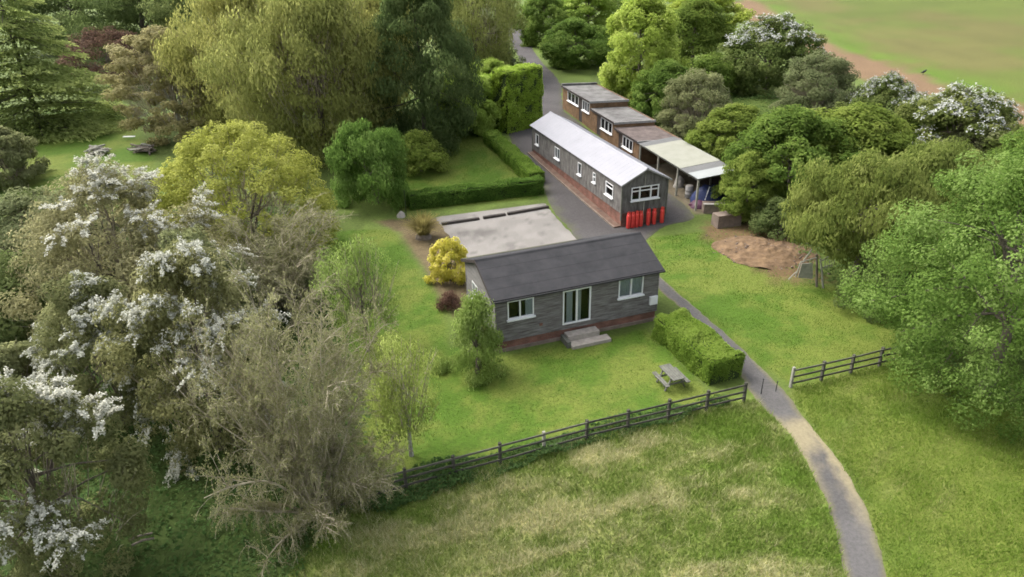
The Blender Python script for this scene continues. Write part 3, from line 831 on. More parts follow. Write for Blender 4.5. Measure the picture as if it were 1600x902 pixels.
# ------------------------------------------------------------------ foliage
leafmat('leaf_olive', (0.180, 0.201, 0.058), (0.246, 0.270, 0.079), (0.342, 0.356, 0.116))
leafmat('leaf_brownolive', (0.189, 0.189, 0.087), (0.243, 0.242, 0.113), (0.328, 0.320, 0.165))
leafmat('leaf_mid', (0.094, 0.148, 0.027), (0.136, 0.203, 0.035), (0.211, 0.277, 0.062))
leafmat('leaf_bright', (0.231, 0.306, 0.050), (0.331, 0.419, 0.075), (0.463, 0.537, 0.138))
leafmat('leaf_maple', (0.068, 0.131, 0.025), (0.131, 0.222, 0.043), (0.228, 0.331, 0.097))
leafmat('leaf_willow', (0.112, 0.151, 0.034), (0.165, 0.207, 0.047), (0.254, 0.291, 0.084))
leafmat('leaf_dome', (0.218, 0.254, 0.048), (0.284, 0.321, 0.063), (0.382, 0.412, 0.113))
leafmat('leaf_dark', (0.077, 0.109, 0.034), (0.112, 0.151, 0.049), (0.164, 0.202, 0.073))
leafmat('leaf_cedar', (0.130, 0.169, 0.046), (0.202, 0.254, 0.072), (0.325, 0.370, 0.124))
leafmat('leaf_copper', (0.078, 0.043, 0.035), (0.133, 0.074, 0.056), (0.187, 0.113, 0.082))
leafmat('leaf_tan', (0.204, 0.191, 0.076), (0.264, 0.246, 0.106), (0.340, 0.319, 0.162))
leafmat('leaf_haw', (0.123, 0.139, 0.056), (0.170, 0.184, 0.075), (0.234, 0.242, 0.109))
leafmat('leaf_hawgreen', (0.072, 0.106, 0.025), (0.123, 0.162, 0.043), (0.187, 0.221, 0.072))
leafmat('leaf_birch', (0.179, 0.242, 0.051), (0.264, 0.342, 0.085), (0.382, 0.449, 0.146))
leafmat('leaf_yellow', (0.34, 0.35, 0.04), (0.48, 0.48, 0.07), (0.6, 0.58, 0.15))
leafmat('leaf_bamboo', (.115, .185, .035), (.165, .25, .05), (.24, .33, .085))
leafmat('leaf_greyolive', (0.136, 0.157, 0.068), (0.183, 0.204, 0.089), (0.255, 0.272, 0.128))
leafmat('leaf_hedge', (0.095, 0.175, 0.025), (0.15, 0.25, 0.035), (0.235, 0.335, 0.07))
leafmat('leaf_hedgetop', (0.15, 0.26, 0.03), (0.235, 0.37, 0.045), (0.34, 0.47, 0.1))
leafmat('leaf_hedgelow', (0.064, 0.136, 0.021), (0.098, 0.183, 0.030), (0.149, 0.238, 0.047))
leafmat('leaf_bramble', (0.055, 0.112, 0.030), (0.086, 0.147, 0.043), (0.132, 0.197, 0.066))
leafmat('leaf_reed', (0.146, 0.135, 0.037), (0.218, 0.198, 0.062), (0.291, 0.260, 0.104))
leafmat('blossom', (0.33, 0.335, 0.27), (0.42, 0.425, 0.35), (0.54, 0.54, 0.46), trans=.15)
leafmat('blossom_cool', (0.266, 0.281, 0.244), (0.348, 0.363, 0.326), (0.444, 0.451, 0.414), trans=.15)
leafmat('grass_blade', (0.085, 0.155, 0.016), (0.175, 0.225, 0.055), (0.44, 0.42, 0.23), trans=.2)
leafmat('lawn_blade', (0.050, 0.102, 0.009), (0.076, 0.132, 0.013), (0.112, 0.162, 0.025), trans=.2)

def rnd_dirs(n, R):
    v = R.normal(size=(n, 3)); return v / np.linalg.norm(v, axis=1, keepdims=True)

def leaf_mesh(P, N, L, W, R, T=None, taper=False):
    """one small diamond leaf at each point; returns verts and faces"""
    n = len(P)
    N = N / (np.linalg.norm(N, axis=1, keepdims=True) + 1e-9)
    if T is None: T = rnd_dirs(n, R)
    T = T - N * np.sum(T * N, 1, keepdims=True)
    T = T / (np.linalg.norm(T, axis=1, keepdims=True) + 1e-9)
    B = np.cross(N, T)
    l = (L * R.uniform(.65, 1.35, n))[:, None] / 2; w = (W * R.uniform(.65, 1.35, n))[:, None] / 2
    bend = N * (l * .25)
    V = np.stack([P - T * l - bend, P + B * w, P + T * l - bend, P - B * w], 1).reshape(-1, 3)
    return V, np.arange(4 * n).reshape(n, 4)

def crown_points(R, n_clump, prof, H0, H1, rad, uneven=.3, inner=.45):
    """clump centres spread through the crown volume, thick near its surface"""
    t = R.uniform(0, 1, n_clump); a = R.uniform(0, 2 * math.pi, n_clump)
    pr = np.array([prof(x) for x in t])
    lump = 1 + uneven * 2 * (vnoise(a * 1.6 + 10, t * 4, int(R.integers(1000))) - .5)
    f = 1 - inner * R.uniform(0, 1, n_clump) ** 2.2
    r = rad * pr * lump * f
    return np.stack([r * np.cos(a), r * np.sin(a), H0 + (H1 - H0) * t + R.normal(0, .03, n_clump) * (H1 - H0)], 1), a, t

def ellip(t): return math.sqrt(max(0.02, 1 - (2 * t - 1) ** 2))
def domep(t): return math.sqrt(max(0.02, 1 - t ** 2.2)) * (.75 + .25 * min(1, t * 4))
def broad(t): return max(.15, math.sin(math.pi * min(1, t * .86 + .14)) ** .6)

SPECIES = {}
def make_tree(key, seed, h, rad, base, prof, n_clump, clump_r, n_leaf, leaf, leafm, barkm='bark', weep=0.0, inner=.45, uneven=.3,
              flat=.75, stems=1, trunk_r=.16, blossom=0.0, bl_n=0, bl_m='blossom', bl_size=.09, up=.35, bl_top=.0, twig=0, side=None, bare=0.0):
    """crown, trunk and blossom meshes of one kind of tree, at its true size"""
    R = np.random.default_rng(seed)
    C, A, T = crown_points(R, n_clump, prof, base, h - clump_r * .5, rad - clump_r * .4, uneven, inner)
    cr = clump_r * R.uniform(.6, 1.35, n_clump)
    wgt = cr ** 2; wgt = wgt / wgt.sum()
    own = R.choice(n_clump, n_leaf, p=wgt)
    d = rnd_dirs(n_leaf, R)
    rr = cr[own] * R.uniform(.25, 1, n_leaf) ** .45
    off = d * rr[:, None]; off[:, 2] *= flat
    off[:, 2] -= weep * np.abs(R.normal(0, 1, n_leaf)) * cr[own]
    P = C[own] + off
    P[:, 2] = np.maximum(P[:, 2], .08 + R.uniform(0, .2, n_leaf))
    mid = np.array([0, 0, base + (h - base) * .4])
    outw = P - mid; outw /= (np.linalg.norm(outw, axis=1, keepdims=True) + 1e-9)
    N = d * .75 + outw * .45 + np.array([0, 0, up]) + R.normal(0, .38, (n_leaf, 3))
    Tn = None
    if weep:
        Tn = np.tile(np.array([0, 0, -1.]), (n_leaf, 1)) + R.normal(0, .35, (n_leaf, 3)); N = N * np.array([1, 1, .25])
    V, Fq = leaf_mesh(P, N, leaf, leaf * (.55 if not weep else .32), R, Tn)
    ct = R.uniform(0, 1, n_clump)
    tint = np.clip(.5 + (ct[own] - .5) * .65 + R.normal(0, .17, n_leaf), 0, 1)
    out = {'crown': np_mesh(key + '_crown', V, Fq, leafm, tint=np.repeat(tint, 4))}
    # trunk, limbs and twigs
    mb = MB(); pr_ = random.Random(seed)
    for s in range(stems):
        a = 2 * math.pi * s / max(1, stems) + pr_.uniform(-.4, .4); lean = 0 if stems == 1 else rad * .35
        k = 6; pts, rd = [], []
        for i in range(k + 1):
            f = i / k
            pts.append((math.cos(a) * lean * f + pr_.uniform(-.05, .05) * rad * f, math.sin(a) * lean * f + pr_.uniform(-.05, .05) * rad * f, -.1 + f * (base + (h - base) * .72)))
            rd.append(trunk_r / math.sqrt(stems) * (1 - .78 * f) * (1.25 if i == 0 else 1))
        mb.tube(pts, rd, 7)
        sel = R.choice(n_clump, min(n_clump, max(8, 26 // stems)), replace=False)
        for c in sel:
            f = pr_.uniform(.35, .85); i = f * k; j = int(i); fr = i - j
            p0 = Vector(pts[j]).lerp(Vector(pts[min(j + 1, k)]), fr); p1 = Vector(C[c])
            if (p1 - p0).length > rad * 1.4: continue
            mdl = p0.lerp(p1, .5) + Vector((0, 0, -.1 if weep else .12)) * rad * .4
            r0 = max(.015, rd[min(j + 1, k)] * .55)
            mb.tube([p0, mdl, p1], [r0, r0 * .6, r0 * .2], 5, cap=False)
    out['trunk'] = mb.mesh(key + '_trunk', barkm)
    if twig:
        tb = MB()
        for q in range(twig):
            c = int(R.integers(n_clump)); p1 = Vector(C[c]) + Vector(rnd_dirs(1, R)[0]) * float(cr[c])
            p0 = Vector(C[c]) * pr_.uniform(.45, .8); p0.z = base * .6 + (C[c][2] - base * .6) * pr_.uniform(.3, .7)
            tb.tube([p0, p0.lerp(p1, .5) + Vector((0, 0, .1)), p1], [.022, .014, .005], 3, cap=False)
        out['twigs'] = tb.mesh(key + '_twigs', 'twig')
    if blossom:
        sc = C[:, 2] / h * bl_top + R.uniform(0, 1, n_clump) * .25 + vnoise(A * 1.1 + 5, T * 2.2, seed + 9) * 1.9
        if side is not None: sc = sc + 1.7 * (C @ np.array(side)) / rad
        ok = np.argsort(-sc)[:max(3, int(n_clump * blossom))]
        own = R.choice(ok, bl_n, p=wgt[ok] / wgt[ok].sum())
        # flowers sit in rows on the outer, drooping half of a dozen shoots per clump
        sh = R.integers(0, 12, bl_n); key_ = own * 12 + sh
        sd_ = rnd_dirs(n_clump * 12, R); sd_[:, 2] = np.abs(sd_[:, 2]) * .8 + .05
        out_ = C - np.array([0, 0, base + (h - base) * .35]); out_ /= np.linalg.norm(out_, axis=1, keepdims=True) + 1e-6
        sd_ = sd_ + np.repeat(out_, 12, 0) * .7; sd_ /= np.linalg.norm(sd_, axis=1, keepdims=True)
        sl = R.uniform(.9, 1.75, n_clump * 12)
        d = sd_[key_]; tt = R.uniform(.4, 1, bl_n); ln_ = cr[own] * sl[key_]
        P = C[own] + d * (ln_ * tt)[:, None]; P[:, 2] -= .42 * ln_ * tt ** 2.2
        P = P + R.normal(0, .05, (bl_n, 3)) * (1.3 - .6 * tt)[:, None] * (bl_size / .08)
        N = d * .4 + R.normal(0, .45, (bl_n, 3)) + np.array([0, 0, .8])
        V, Fq = leaf_mesh(P, N, bl_size, bl_size * .75, R)
        out['blossom'] = np_mesh(key + '_blossom', V, Fq, bl_m, tint=np.repeat(np.clip(R.normal(.55, .25, bl_n), 0, 1), 4))
    out['h'], out['r'] = h, rad
    SPECIES[key] = out

def make_conifer(key, seed, h, rad, tiers, n_leaf, leaf, leafm, base=.8, droop=.25, flatlayers=True, trunk_r=.25):
    R = np.random.default_rng(seed)
    br = []
    for t in range(tiers):
        f = t / (tiers - 1); z = base + (h - base) * f ** .92
        ln = rad * (1 - f) ** .75 + .25
        for k in range(int(7 + 5 * (1 - f))):
            a = R.uniform(0, 2 * math.pi)
            br.append((z + R.uniform(-.25, .25), a, ln * R.uniform(.65, 1.12), f))
    br = np.array(br)
    own = R.choice(len(br), n_leaf, p=(br[:, 2] ** 1.6) / np.sum(br[:, 2] ** 1.6))
    u = R.uniform(0, 1, n_leaf) ** .6
    z, a, ln = br[own, 0], br[own, 1], br[own, 2]
    spread = (1 - np.abs(u - .55)) * ln * .24
    lat = R.normal(0, 1, n_leaf) * spread
    r = u * ln
    P = np.stack([r * np.cos(a) - lat * np.sin(a), r * np.sin(a) + lat * np.cos(a), z - droop * ln * u ** 1.5 + R.normal(0, .07, n_leaf) - np.abs(lat) * .25], 1)
    P[:, 2] = np.maximum(P[:, 2], .1)
    N = np.stack([np.cos(a) * .3, np.sin(a) * .3, np.ones(n_leaf)], 1) + R.normal(0, .4, (n_leaf, 3))
    T = np.stack([np.cos(a), np.sin(a), -np.full(n_leaf, .3)], 1) + R.normal(0, .5, (n_leaf, 3))
    V, Fq = leaf_mesh(P, N, leaf, leaf * .45, R, T)
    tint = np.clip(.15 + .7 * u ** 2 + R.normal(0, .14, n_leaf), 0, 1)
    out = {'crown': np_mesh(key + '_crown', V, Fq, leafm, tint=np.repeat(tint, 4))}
    mb = MB(); mb.tube([(0, 0, -.1), (.05, 0, h * .5), (0, .05, h * .98)], [trunk_r, trunk_r * .6, .03], 8)
    for zz, aa, l_, f in br[::2]:
        mb.tube([(0, 0, zz), (math.cos(aa) * l_ * .5, math.sin(aa) * l_ * .5, zz - droop * l_ * .3), (math.cos(aa) * l_ * .9, math.sin(aa) * l_ * .9, zz - droop * l_ * .85)], [.05, .03, .01], 4, cap=False)
    out['trunk'] = mb.mesh(key + '_trunk', 'bark_dark')
    out['h'], out['r'] = h, rad
    SPECIES[key] = out

def make_twiggy(key, seed, h, rad, n_main, n_leaf, leafm):
    """a many-stemmed half-bare tree: arching stems, side shoots and fine twigs with sparse leaf"""
    R = np.random.default_rng(seed); pr_ = random.Random(seed)
    stems_, tw = MB(), MB(); tips = []
    def arch(p, d, ln, bend, k):
        pts = [Vector(p)]; d = Vector(d).normalized(); q = Vector(p)
        for i in range(k):
            d = (d + Vector((pr_.gauss(0, .10), pr_.gauss(0, .10), -bend / k + pr_.gauss(0, .05)))).normalized()
            q = q + d * ln / k
            if q.z < .15: q.z = .15
            pts.append(q.copy())
        return pts
    for s in range(n_main):
        a = 2 * math.pi * (s + pr_.random() * .8) / n_main; tilt = pr_.uniform(.10, 1.0)
        d0 = (math.cos(a) * math.sin(tilt), math.sin(a) * math.sin(tilt), math.cos(tilt))
        ln = h * (1.0 - .25 * tilt) * pr_.uniform(.85, 1.08)
        if tilt > .6: ln = min(ln, rad * 1.25)
        st = arch((math.cos(a) * .35, math.sin(a) * .35, 0), d0, ln, .25 + .55 * tilt, 9)
        stems_.tube(st, [.075 * (1 - i / 9.5) + .012 for i in range(10)], 5, cap=False)
        for b in range(15):
            i = pr_.randint(2, 8); p = st[i].lerp(st[i + 1], pr_.random())
            aa = pr_.uniform(0, 2 * math.pi); out_ = Vector((math.cos(aa), math.sin(aa), pr_.uniform(-.1, .9)))
            dd = (st[i + 1] - st[i]).normalized() * .7 + out_ * .75
            l2 = ln * pr_.uniform(.14, .32)
            sb = arch(p, dd, l2, pr_.uniform(.2, .9), 4)
            tw.tube(sb, [.026, .021, .016, .011, .006], 3, cap=False)
            for c in range(9):
                j = pr_.randint(0, 3); pp = sb[j].lerp(sb[j + 1], pr_.random())
                o2 = Vector((pr_.gauss(0, 1), pr_.gauss(0, 1), pr_.gauss(.15, .7))).normalized()
                s3 = arch(pp, (sb[j + 1] - sb[j]).normalized() * .7 + o2 * .8, pr_.uniform(.4, 1.0), .4, 2)
                tw.tube(s3, [.011, .009, .005], 3, cap=False)
                tips.append((s3[0], s3[1], s3[2]))
    tp = np.array([[tuple(v) for v in t] for t in tips])
    own = R.integers(0, len(tp), n_leaf); u = R.uniform(0, 2, n_leaf); i0 = np.minimum(u.astype(int), 1); f = (u - i0)[:, None]
    P = tp[own, i0] * (1 - f) + tp[own, i0 + 1] * f + R.normal(0, .07, (n_leaf, 3))
    N = R.normal(0, .7, (n_leaf, 3)) + np.array([0, 0, .55])
    V, Fq = leaf_mesh(P, N, .105, .055, R)
    ct = R.uniform(0, 1, len(tp))
    tint = np.clip(.5 + (ct[own] - .5) * .5 + .35 * (vnoise(P[:, 0] * .8, P[:, 2] * .8 + P[:, 1] * .6, 4) - .5) * 2 + R.normal(0, .12, n_leaf), 0, 1)
    SPECIES[key] = {'crown': np_mesh(key + '_crown', V, Fq, leafm, tint=np.repeat(tint, 4)), 'trunk': stems_.mesh(key + '_stems', 'twig'), 'twigs': tw.mesh(key + '_twigs', 'twig'), 'h': h, 'r': rad}

make_tree('maple', 3, 10.5, 5.4, .9, broad, 330, .75, 94000, .13, 'leaf_maple', flat=.75, up=.55, inner=.5, trunk_r=.28, uneven=.35)
make_tree('willow', 4, 7.5, 4.0, 2.7, broad, 200, .72, 36000, .26, 'leaf_willow', weep=.35, flat=.8, inner=.5, trunk_r=.2, up=.2)
make_tree('green', 5, 7.5, 4.2, .5, broad, 210, .72, 34000, .25, 'leaf_mid', flat=.85, up=.6, trunk_r=.2)
make_tree('green_b', 15, 7.0, 3.6, .4, domep, 190, .62, 30000, .22, 'leaf_mid', flat=.85, up=.6, trunk_r=.18)
make_tree('lime', 6, 9.5, 4.4, .5, broad, 200, .8, 34000, .30, 'leaf_bright', flat=.85, up=.6, trunk_r=.2)
make_tree('olive', 7, 15.0, 7.0, 2.0, broad, 260, 1.15, 44000, .36, 'leaf_olive', 'bark', weep=.45, flat=.8, inner=.6, trunk_r=.34, twig=500, uneven=.35)
make_tree('dome', 8, 8.5, 6.0, .2, domep, 420, .58, 57000, .17, 'leaf_dome', flat=.8, up=.6, inner=.35, stems=4, trunk_r=.25, uneven=.16, twig=400)
make_tree('tan', 9, 10.0, 5.5, .6, domep, 150, .75, 22000, .27, 'leaf_tan', 'bark_pale', flat=.6, up=.5, inner=.7, stems=3, trunk_r=.24, twig=700)
make_tree('copper', 10, 8.0, 5.2, .4, broad, 120, .95, 17000, .23, 'leaf_copper', flat=.6, up=.5)
make_tree('hawthorn', 12, 7.5, 3.2, .5, broad, 150, .62, 34000, .14, 'leaf_haw', flat=.6, up=.5, inner=.6, trunk_r=.2, blossom=.5, bl_n=34000, bl_size=.08, bl_top=.5, twig=90)
make_tree('hawthorn_b', 13, 7.0, 3.2, .3, broad, 140, .62, 32000, .14, 'leaf_haw', flat=.6, up=.5, inner=.55, trunk_r=.2, blossom=.26, bl_n=17000, bl_size=.08, bl_top=1.1, twig=90)
make_tree('hawthorn_far', 14, 7.0, 5.2, .3, domep, 220, .72, 30000, .27, 'leaf_hawgreen', flat=.8, up=.5, trunk_r=.2, blossom=.3, bl_n=7500, bl_m='blossom_cool', bl_size=.14, bl_top=1.2)
make_tree('browntop', 16, 9.0, 5.4, .4, broad, 190, .85, 44000, .16, 'leaf_brownolive', flat=.7, up=.4, inner=.6, stems=3, trunk_r=.22, twig=350, blossom=.2, bl_n=22000, bl_size=.085, bl_top=1.5, side=(.75, .1, .2))
make_tree('birch', 17, 5.6, 1.65, 1.7, broad, 60, .42, 7000, .14, 'leaf_birch', 'bark_pale', weep=1.1, flat=.9, inner=.8, uneven=.5, trunk_r=.10, twig=120)
make_tree('birch_b', 18, 5.9, 1.9, 1.5, broad, 66, .46, 7500, .14, 'leaf_birch', 'bark', weep=.6, flat=.9, inner=.8, uneven=.55, trunk_r=.10, twig=140)
make_tree('fir_small', 19, 4.2, 1.45, .15, lambda t: max(.12, 1 - t * .85), 80, .36, 11000, .15, 'leaf_birch', 'bark', weep=.6, flat=.8, inner=.5, uneven=.5, trunk_r=.08)
make_tree('bush', 20, 2.2, 1.5, .1, domep, 60, .42, 9000, .12, 'leaf_mid', flat=.65, up=.6, stems=4, trunk_r=.08)
make_tree('bush_bright', 21, 3.2, 2.2, .1, domep, 80, .5, 14000, .2, 'leaf_bright', flat=.65, up=.6, stems=4, trunk_r=.1)
make_tree('bush_olive', 22, 3.2, 2.4, .1, domep, 90, .5, 16000, .19, 'leaf_greyolive', flat=.65, up=.5, stems=5, trunk_r=.1, twig=250)
make_tree('olive_shrub', 35, 6.5, 4.2, .2, domep, 170, .75, 30000, .21, 'leaf_greyolive', flat=.65, up=.5, inner=.4, stems=5, trunk_r=.16, twig=700, uneven=.25)
make_tree('bush_dark', 23, 2.6, 2.0, .1, domep, 80, .5, 11000, .14, 'leaf_dark', flat=.65, up=.5, stems=4, trunk_r=.1)
make_tree('bamboo', 24, 6.2, 2.9, .1, domep, 110, .6, 22000, .24, 'leaf_bamboo', weep=.5, flat=.8, stems=6, trunk_r=.12, up=.3)
make_tree('yellow', 25, 1.7, 1.15, .1, domep, 110, .2, 9000, .10, 'leaf_yellow', flat=.7, up=.6, stems=4, trunk_r=.06, uneven=.55)
make_tree('redshrub', 26, .9, .8, .05, domep, 30, .25, 2200, .10, 'leaf_copper', flat=.7, stems=3, trunk_r=.04)
make_conifer('cedar', 27, 14.0, 7.5, 13, 30000, .34, 'leaf_cedar', droop=.22)
make_tree('spruce', 28, 15.0, 4.2, .6, broad, 230, .95, 34000, .34, 'leaf_dark', 'bark_dark', weep=.3, flat=.7, inner=.4, uneven=.5, trunk_r=.25)
make_twiggy('twiggy', 29, 9.6, 4.6, 46, 92000, 'leaf_brownolive')

def plant(name, key, base, label, cat, h=None, w=None, group=None, rot=None, xyz=None):
    s = SPECIES[key]
    if xyz is None: P = G(*base)
    else: P = np.array(xyz)
    root = empty(name, (P[0], P[1], float(g(P[0], P[1])) - .03), rot if rot is not None else (abs(hash((base, key))) % 628) / 100.0 if xyz is None else 0)
    sz = h / s['h']; sx = (w / 2) / s['r']
    root.scale = (sx, sx, sz)
    tag(root, label, cat, group)
    for k in ('crown', 'trunk', 'twigs', 'blossom'):
        if k in s:
            link(k, s[k], root)
    return root

def tree(name, key, bx, by, top, w, label, cat='tree', group=None, rot=0.0, at_base=False):
    P, h, wm_ = grown(bx, by, top, w)
    if not at_base:                     # bx was surveyed at the middle of the crown
        b2 = bx
        for _ in range(6):
            b2 += bx - col_of(P + np.array([0, 0, h * .55])); P, h, wm_ = grown(b2, by, top, w)
    return plant(name, key, None, label, cat, h, wm_, group, rot, P)

# left of the garden
tree('twiggy_tree', 'twiggy', 462, 805, 440, 212, 'large half-bare brown tree with arching twigs at the left end of the fence', rot=.4)
tree('hawthorn_tree', 'hawthorn', 305, 700, 385, 215, 'white-blossomed hawthorn touching the left side of the half-bare twiggy tree', group='hawthorns in blossom', rot=1.0)
tree('hawthorn_tree', 'hawthorn_b', 160, 660, 435, 190, 'smaller hawthorn with scattered white blossom at the left, above the dark undergrowth', group='hawthorns in blossom', rot=2.2)
tree('hawthorn_tree', 'browntop', 180, 525, 268, 300, 'wide brown hawthorn with a white-flowered crest below the left clearing', group='hawthorns in blossom', rot=.2)
tree('hawthorn_tree', 'hawthorn_b', 40, 900, 600, 230, 'hawthorn with sparse white flowers in the bottom left corner of the photo', group='hawthorns in blossom', rot=3.9)
tree('domed_tree', 'dome', 370, 405, 197, 285, 'broad yellow-green domed tree left of the back lawn', rot=.7)
tree('olive_tree', 'twiggy', 430, 480, 325, 170, 'dull olive bushy tree between the domed tree and the garden lawn', rot=2.0)
tree('olive_tree', 'olive_shrub', 300, 560, 360, 180, 'dull olive bushy tree behind the white hawthorn', rot=4.0)
tree('tall_tree', 'olive', 488, 245, -50, 250, 'tall olive-brown tree with pale leaning trunk beside the dark spruce', group='tall trees at the back', rot=1.3)
tree('tall_tree', 'olive', 395, 215, -70, 230, 'tall olive-brown tree right behind the golden tree', group='tall trees at the back', rot=4.3)
tree('tall_tree', 'olive', 560, 190, -90, 220, 'tall olive-brown tree behind the spruce and the bright drooping tree', group='tall trees at the back', rot=2.6)
tree('tall_tree', 'olive', 740, 120, -80, 150, 'olive tree beside the far lane, on its left', group='tall trees at the back', rot=5.2)
tree('spruce_tree', 'spruce', 655, 235, -60, 150, 'dark blue-green spruce left of the tall clipped hedge', rot=.3)
tree('drooping_tree', 'bamboo', 582, 318, 182, 135, 'bright green drooping tree at the left corner of the back lawn', rot=1.1)
tree('golden_tree', 'tan', 268, 212, 38, 185, 'thin golden-tan tree standing at the edge of the left clearing', rot=2.2)
tree('copper_tree', 'copper', 165, 140, 40, 130, 'dark copper-leaved tree between the cedar and the golden tree', rot=.5)
tree('cedar_tree', 'cedar', 18, 200, -70, 235, 'green cedar with layered boughs in the top left corner', rot=.9)
tree('dark_tree', 'spruce', 215, 95, -60, 150, 'dark evergreen behind the copper tree', rot=2.0)
tree('dark_tree', 'spruce', 320, 110, -60, 130, 'dark evergreen behind the golden tree', rot=3.0)
tree('dark_tree', 'spruce', 120, 80, -80, 150, 'dark evergreen behind the cedar, at the top edge', rot=4.0)
tree('shrub', 'bush_olive', 5, 285, 200, 90, 'yellow-olive shrub at the left edge of the clearing', 'shrub', rot=1.0)
tree('shrub', 'olive_shrub', 60, 430, 300, 200, 'olive shrub at the left photo edge beside the brown hawthorn', 'shrub', rot=2.4)
tree('shrub', 'bush_dark', 20, 520, 400, 160, 'dark green shrub at the left photo edge', 'shrub', rot=.4)
tree('shrub', 'bush_olive', 10, 660, 540, 130, 'brown twiggy shrub at the left photo edge above the corner hawthorn', 'shrub', rot=3.0)
tree('shrub', 'bush', 655, 268, 205, 90, 'green shrub under the spruce at the back lawn', 'shrub', rot=1.0)
tree('shrub', 'bush_dark', 560, 250, 190, 90, 'dark shrub under the tall olive-brown trees', 'shrub', rot=2.0)
tree('shrub', 'bush_bright', 725, 205, 105, 115, 'bright leafy shrub left of the tall clipped hedge', 'shrub', rot=.2)
tree('shrub', 'bush_bright', 765, 140, 90, 80, 'bright leafy shrub behind the tall clipped hedge by the lane', 'shrub', rot=3.2)
tree('shrub', 'bush_dark', 775, 110, 55, 70, 'dark shrub on the left verge of the far lane', 'shrub', rot=4.4)
# garden
tree('birch_tree', 'birch', 643, 712, 512, 115, 'young weeping birch with pale trunk near the fence on the garden lawn', group='young garden trees', rot=.5, at_base=True)
tree('birch_tree', 'birch_b', 575, 548, 368, 125, 'young weeping tree at the far left edge of the garden lawn', group='young garden trees', rot=2.5, at_base=True)
tree('conical_tree', 'fir_small', 743, 584, 455, 128, 'small feathery conical tree in front of the left corner of the black-roofed hut', rot=1.0)
tree('yellow_shrub', 'yellow', 703, 440, 372, 72, 'bright yellow shrub against the left gable of the black-roofed hut', 'shrub', rot=.4)
tree('red_shrub', 'redshrub', 703, 482, 454, 42, 'low dark red shrub below the yellow shrub', 'shrub', rot=.4)
# right of the buildings and along the field edge
tree('maple_tree', 'maple', 1605, 612, 225, 350, 'big bright broad-leaved tree at the right edge, overhanging the fence', rot=.8)
tree('willow_tree', 'willow', 1356, 440, 245, 215, 'drooping olive-green tree above the broken trellis', group='drooping trees right of the yard', rot=.6)
tree('willow_tree', 'willow', 1460, 410, 225, 200, 'drooping olive-green tree directly behind the big bright tree', group='drooping trees right of the yard', rot=2.9)
tree('green_tree', 'green', 1240, 320, 170, 180, 'rounded green tree behind the drooping tree, right of the carport', group='green trees along the hedge line', rot=1.3)
tree('green_tree', 'green', 1330, 300, 165, 190, 'rounded green tree between the carport and the blossoming hawthorns', group='green trees along the hedge line', rot=3.3)
tree('green_tree', 'green_b', 1172, 338, 240, 100, 'small dense green tree at the open end of the carport', group='green trees along the hedge line', rot=.3)
tree('green_tree', 'green_b', 1150, 265, 165, 130, 'green tree rising behind the cream carport roof', group='green trees along the hedge line', rot=5.3)
tree('green_tree', 'olive_shrub', 1090, 215, 110, 120, 'grey-green bushy tree behind the lowest brick shed', group='green trees along the hedge line', rot=2.3)
tree('green_tree', 'green_b', 1040, 190, 95, 110, 'green tree behind the middle brick shed', group='green trees along the hedge line', rot=4.3)
tree('lime_tree', 'lime', 1000, 160, -8, 130, 'tall lime-green tree behind the tallest brick shed', rot=1.0)
tree('green_tree', 'green', 900, 105, 30, 110, 'rounded bright green tree on the right of the far lane, next to the sheds', group='green trees along the hedge line', rot=.9)
tree('green_tree', 'green', 850, 70, -10, 90, 'green tree overhanging the right side of the far lane', group='green trees along the hedge line', rot=2.0)
tree('green_tree', 'lime', 920, 60, -30, 110, 'bright tree behind the rounded tree, at the top edge', group='green trees along the hedge line', rot=3.4)
tree('green_tree', 'green_b', 1085, 110, -5, 120, 'dark green tree right of the tall lime-green tree', group='green trees along the hedge line', rot=4.0)
tree('green_tree', 'lime', 1100, 60, -25, 110, 'light green tree at the top edge beside the brown field strip', group='green trees along the hedge line', rot=5.0)
tree('hawthorn_tree', 'hawthorn_far', 1205, 140, 28, 165, 'farthest white-blossomed hawthorn along the brown field strip', group='hawthorns in blossom', rot=.5)
tree('tan_tree', 'olive_shrub', 1280, 185, 82, 120, 'tan twiggy tree between two white hawthorns at the field edge', rot=1.5)
tree('hawthorn_tree', 'hawthorn_far', 1385, 215, 120, 115, 'middle white-blossomed hawthorn along the brown field strip', group='hawthorns in blossom', rot=2.2)
tree('hawthorn_tree', 'hawthorn_far', 1500, 285, 142, 190, 'nearest hawthorn at the field strip, white top over dull olive sides', group='hawthorns in blossom', rot=3.6)
tree('green_tree', 'olive_shrub', 1540, 300, 190, 170, 'dull olive bushy tree above the big bright tree', rot=.6)
tree('green_tree', 'green', 1440, 260, 180, 130, 'green tree between the middle and nearest field-edge hawthorns', group='green trees along the hedge line', rot=1.9)
tree('green_tree', 'green_b', 1620, 360, 200, 160, 'green tree at the right photo edge behind the big bright tree', group='green trees along the hedge line', rot=1.1)
tree('shrub', 'bush_dark', 1375, 485, 425, 100, 'dark shrub at the foot of the drooping tree beside the right lawn', 'shrub', rot=1.4)
tree('shrub', 'bush_dark', 1400, 450, 400, 120, 'dark shrub between the drooping trees and the big bright tree', 'shrub', rot=3.4)
tree('shrub', 'bush_dark', 1225, 365, 310, 90, 'dark shrub behind the bare earth heap', 'shrub', rot=2.4)
tree('shrub', 'bush', 1105, 150, 85, 90, 'green shrub below the dark green tree near the field edge', 'shrub', rot=2.4)

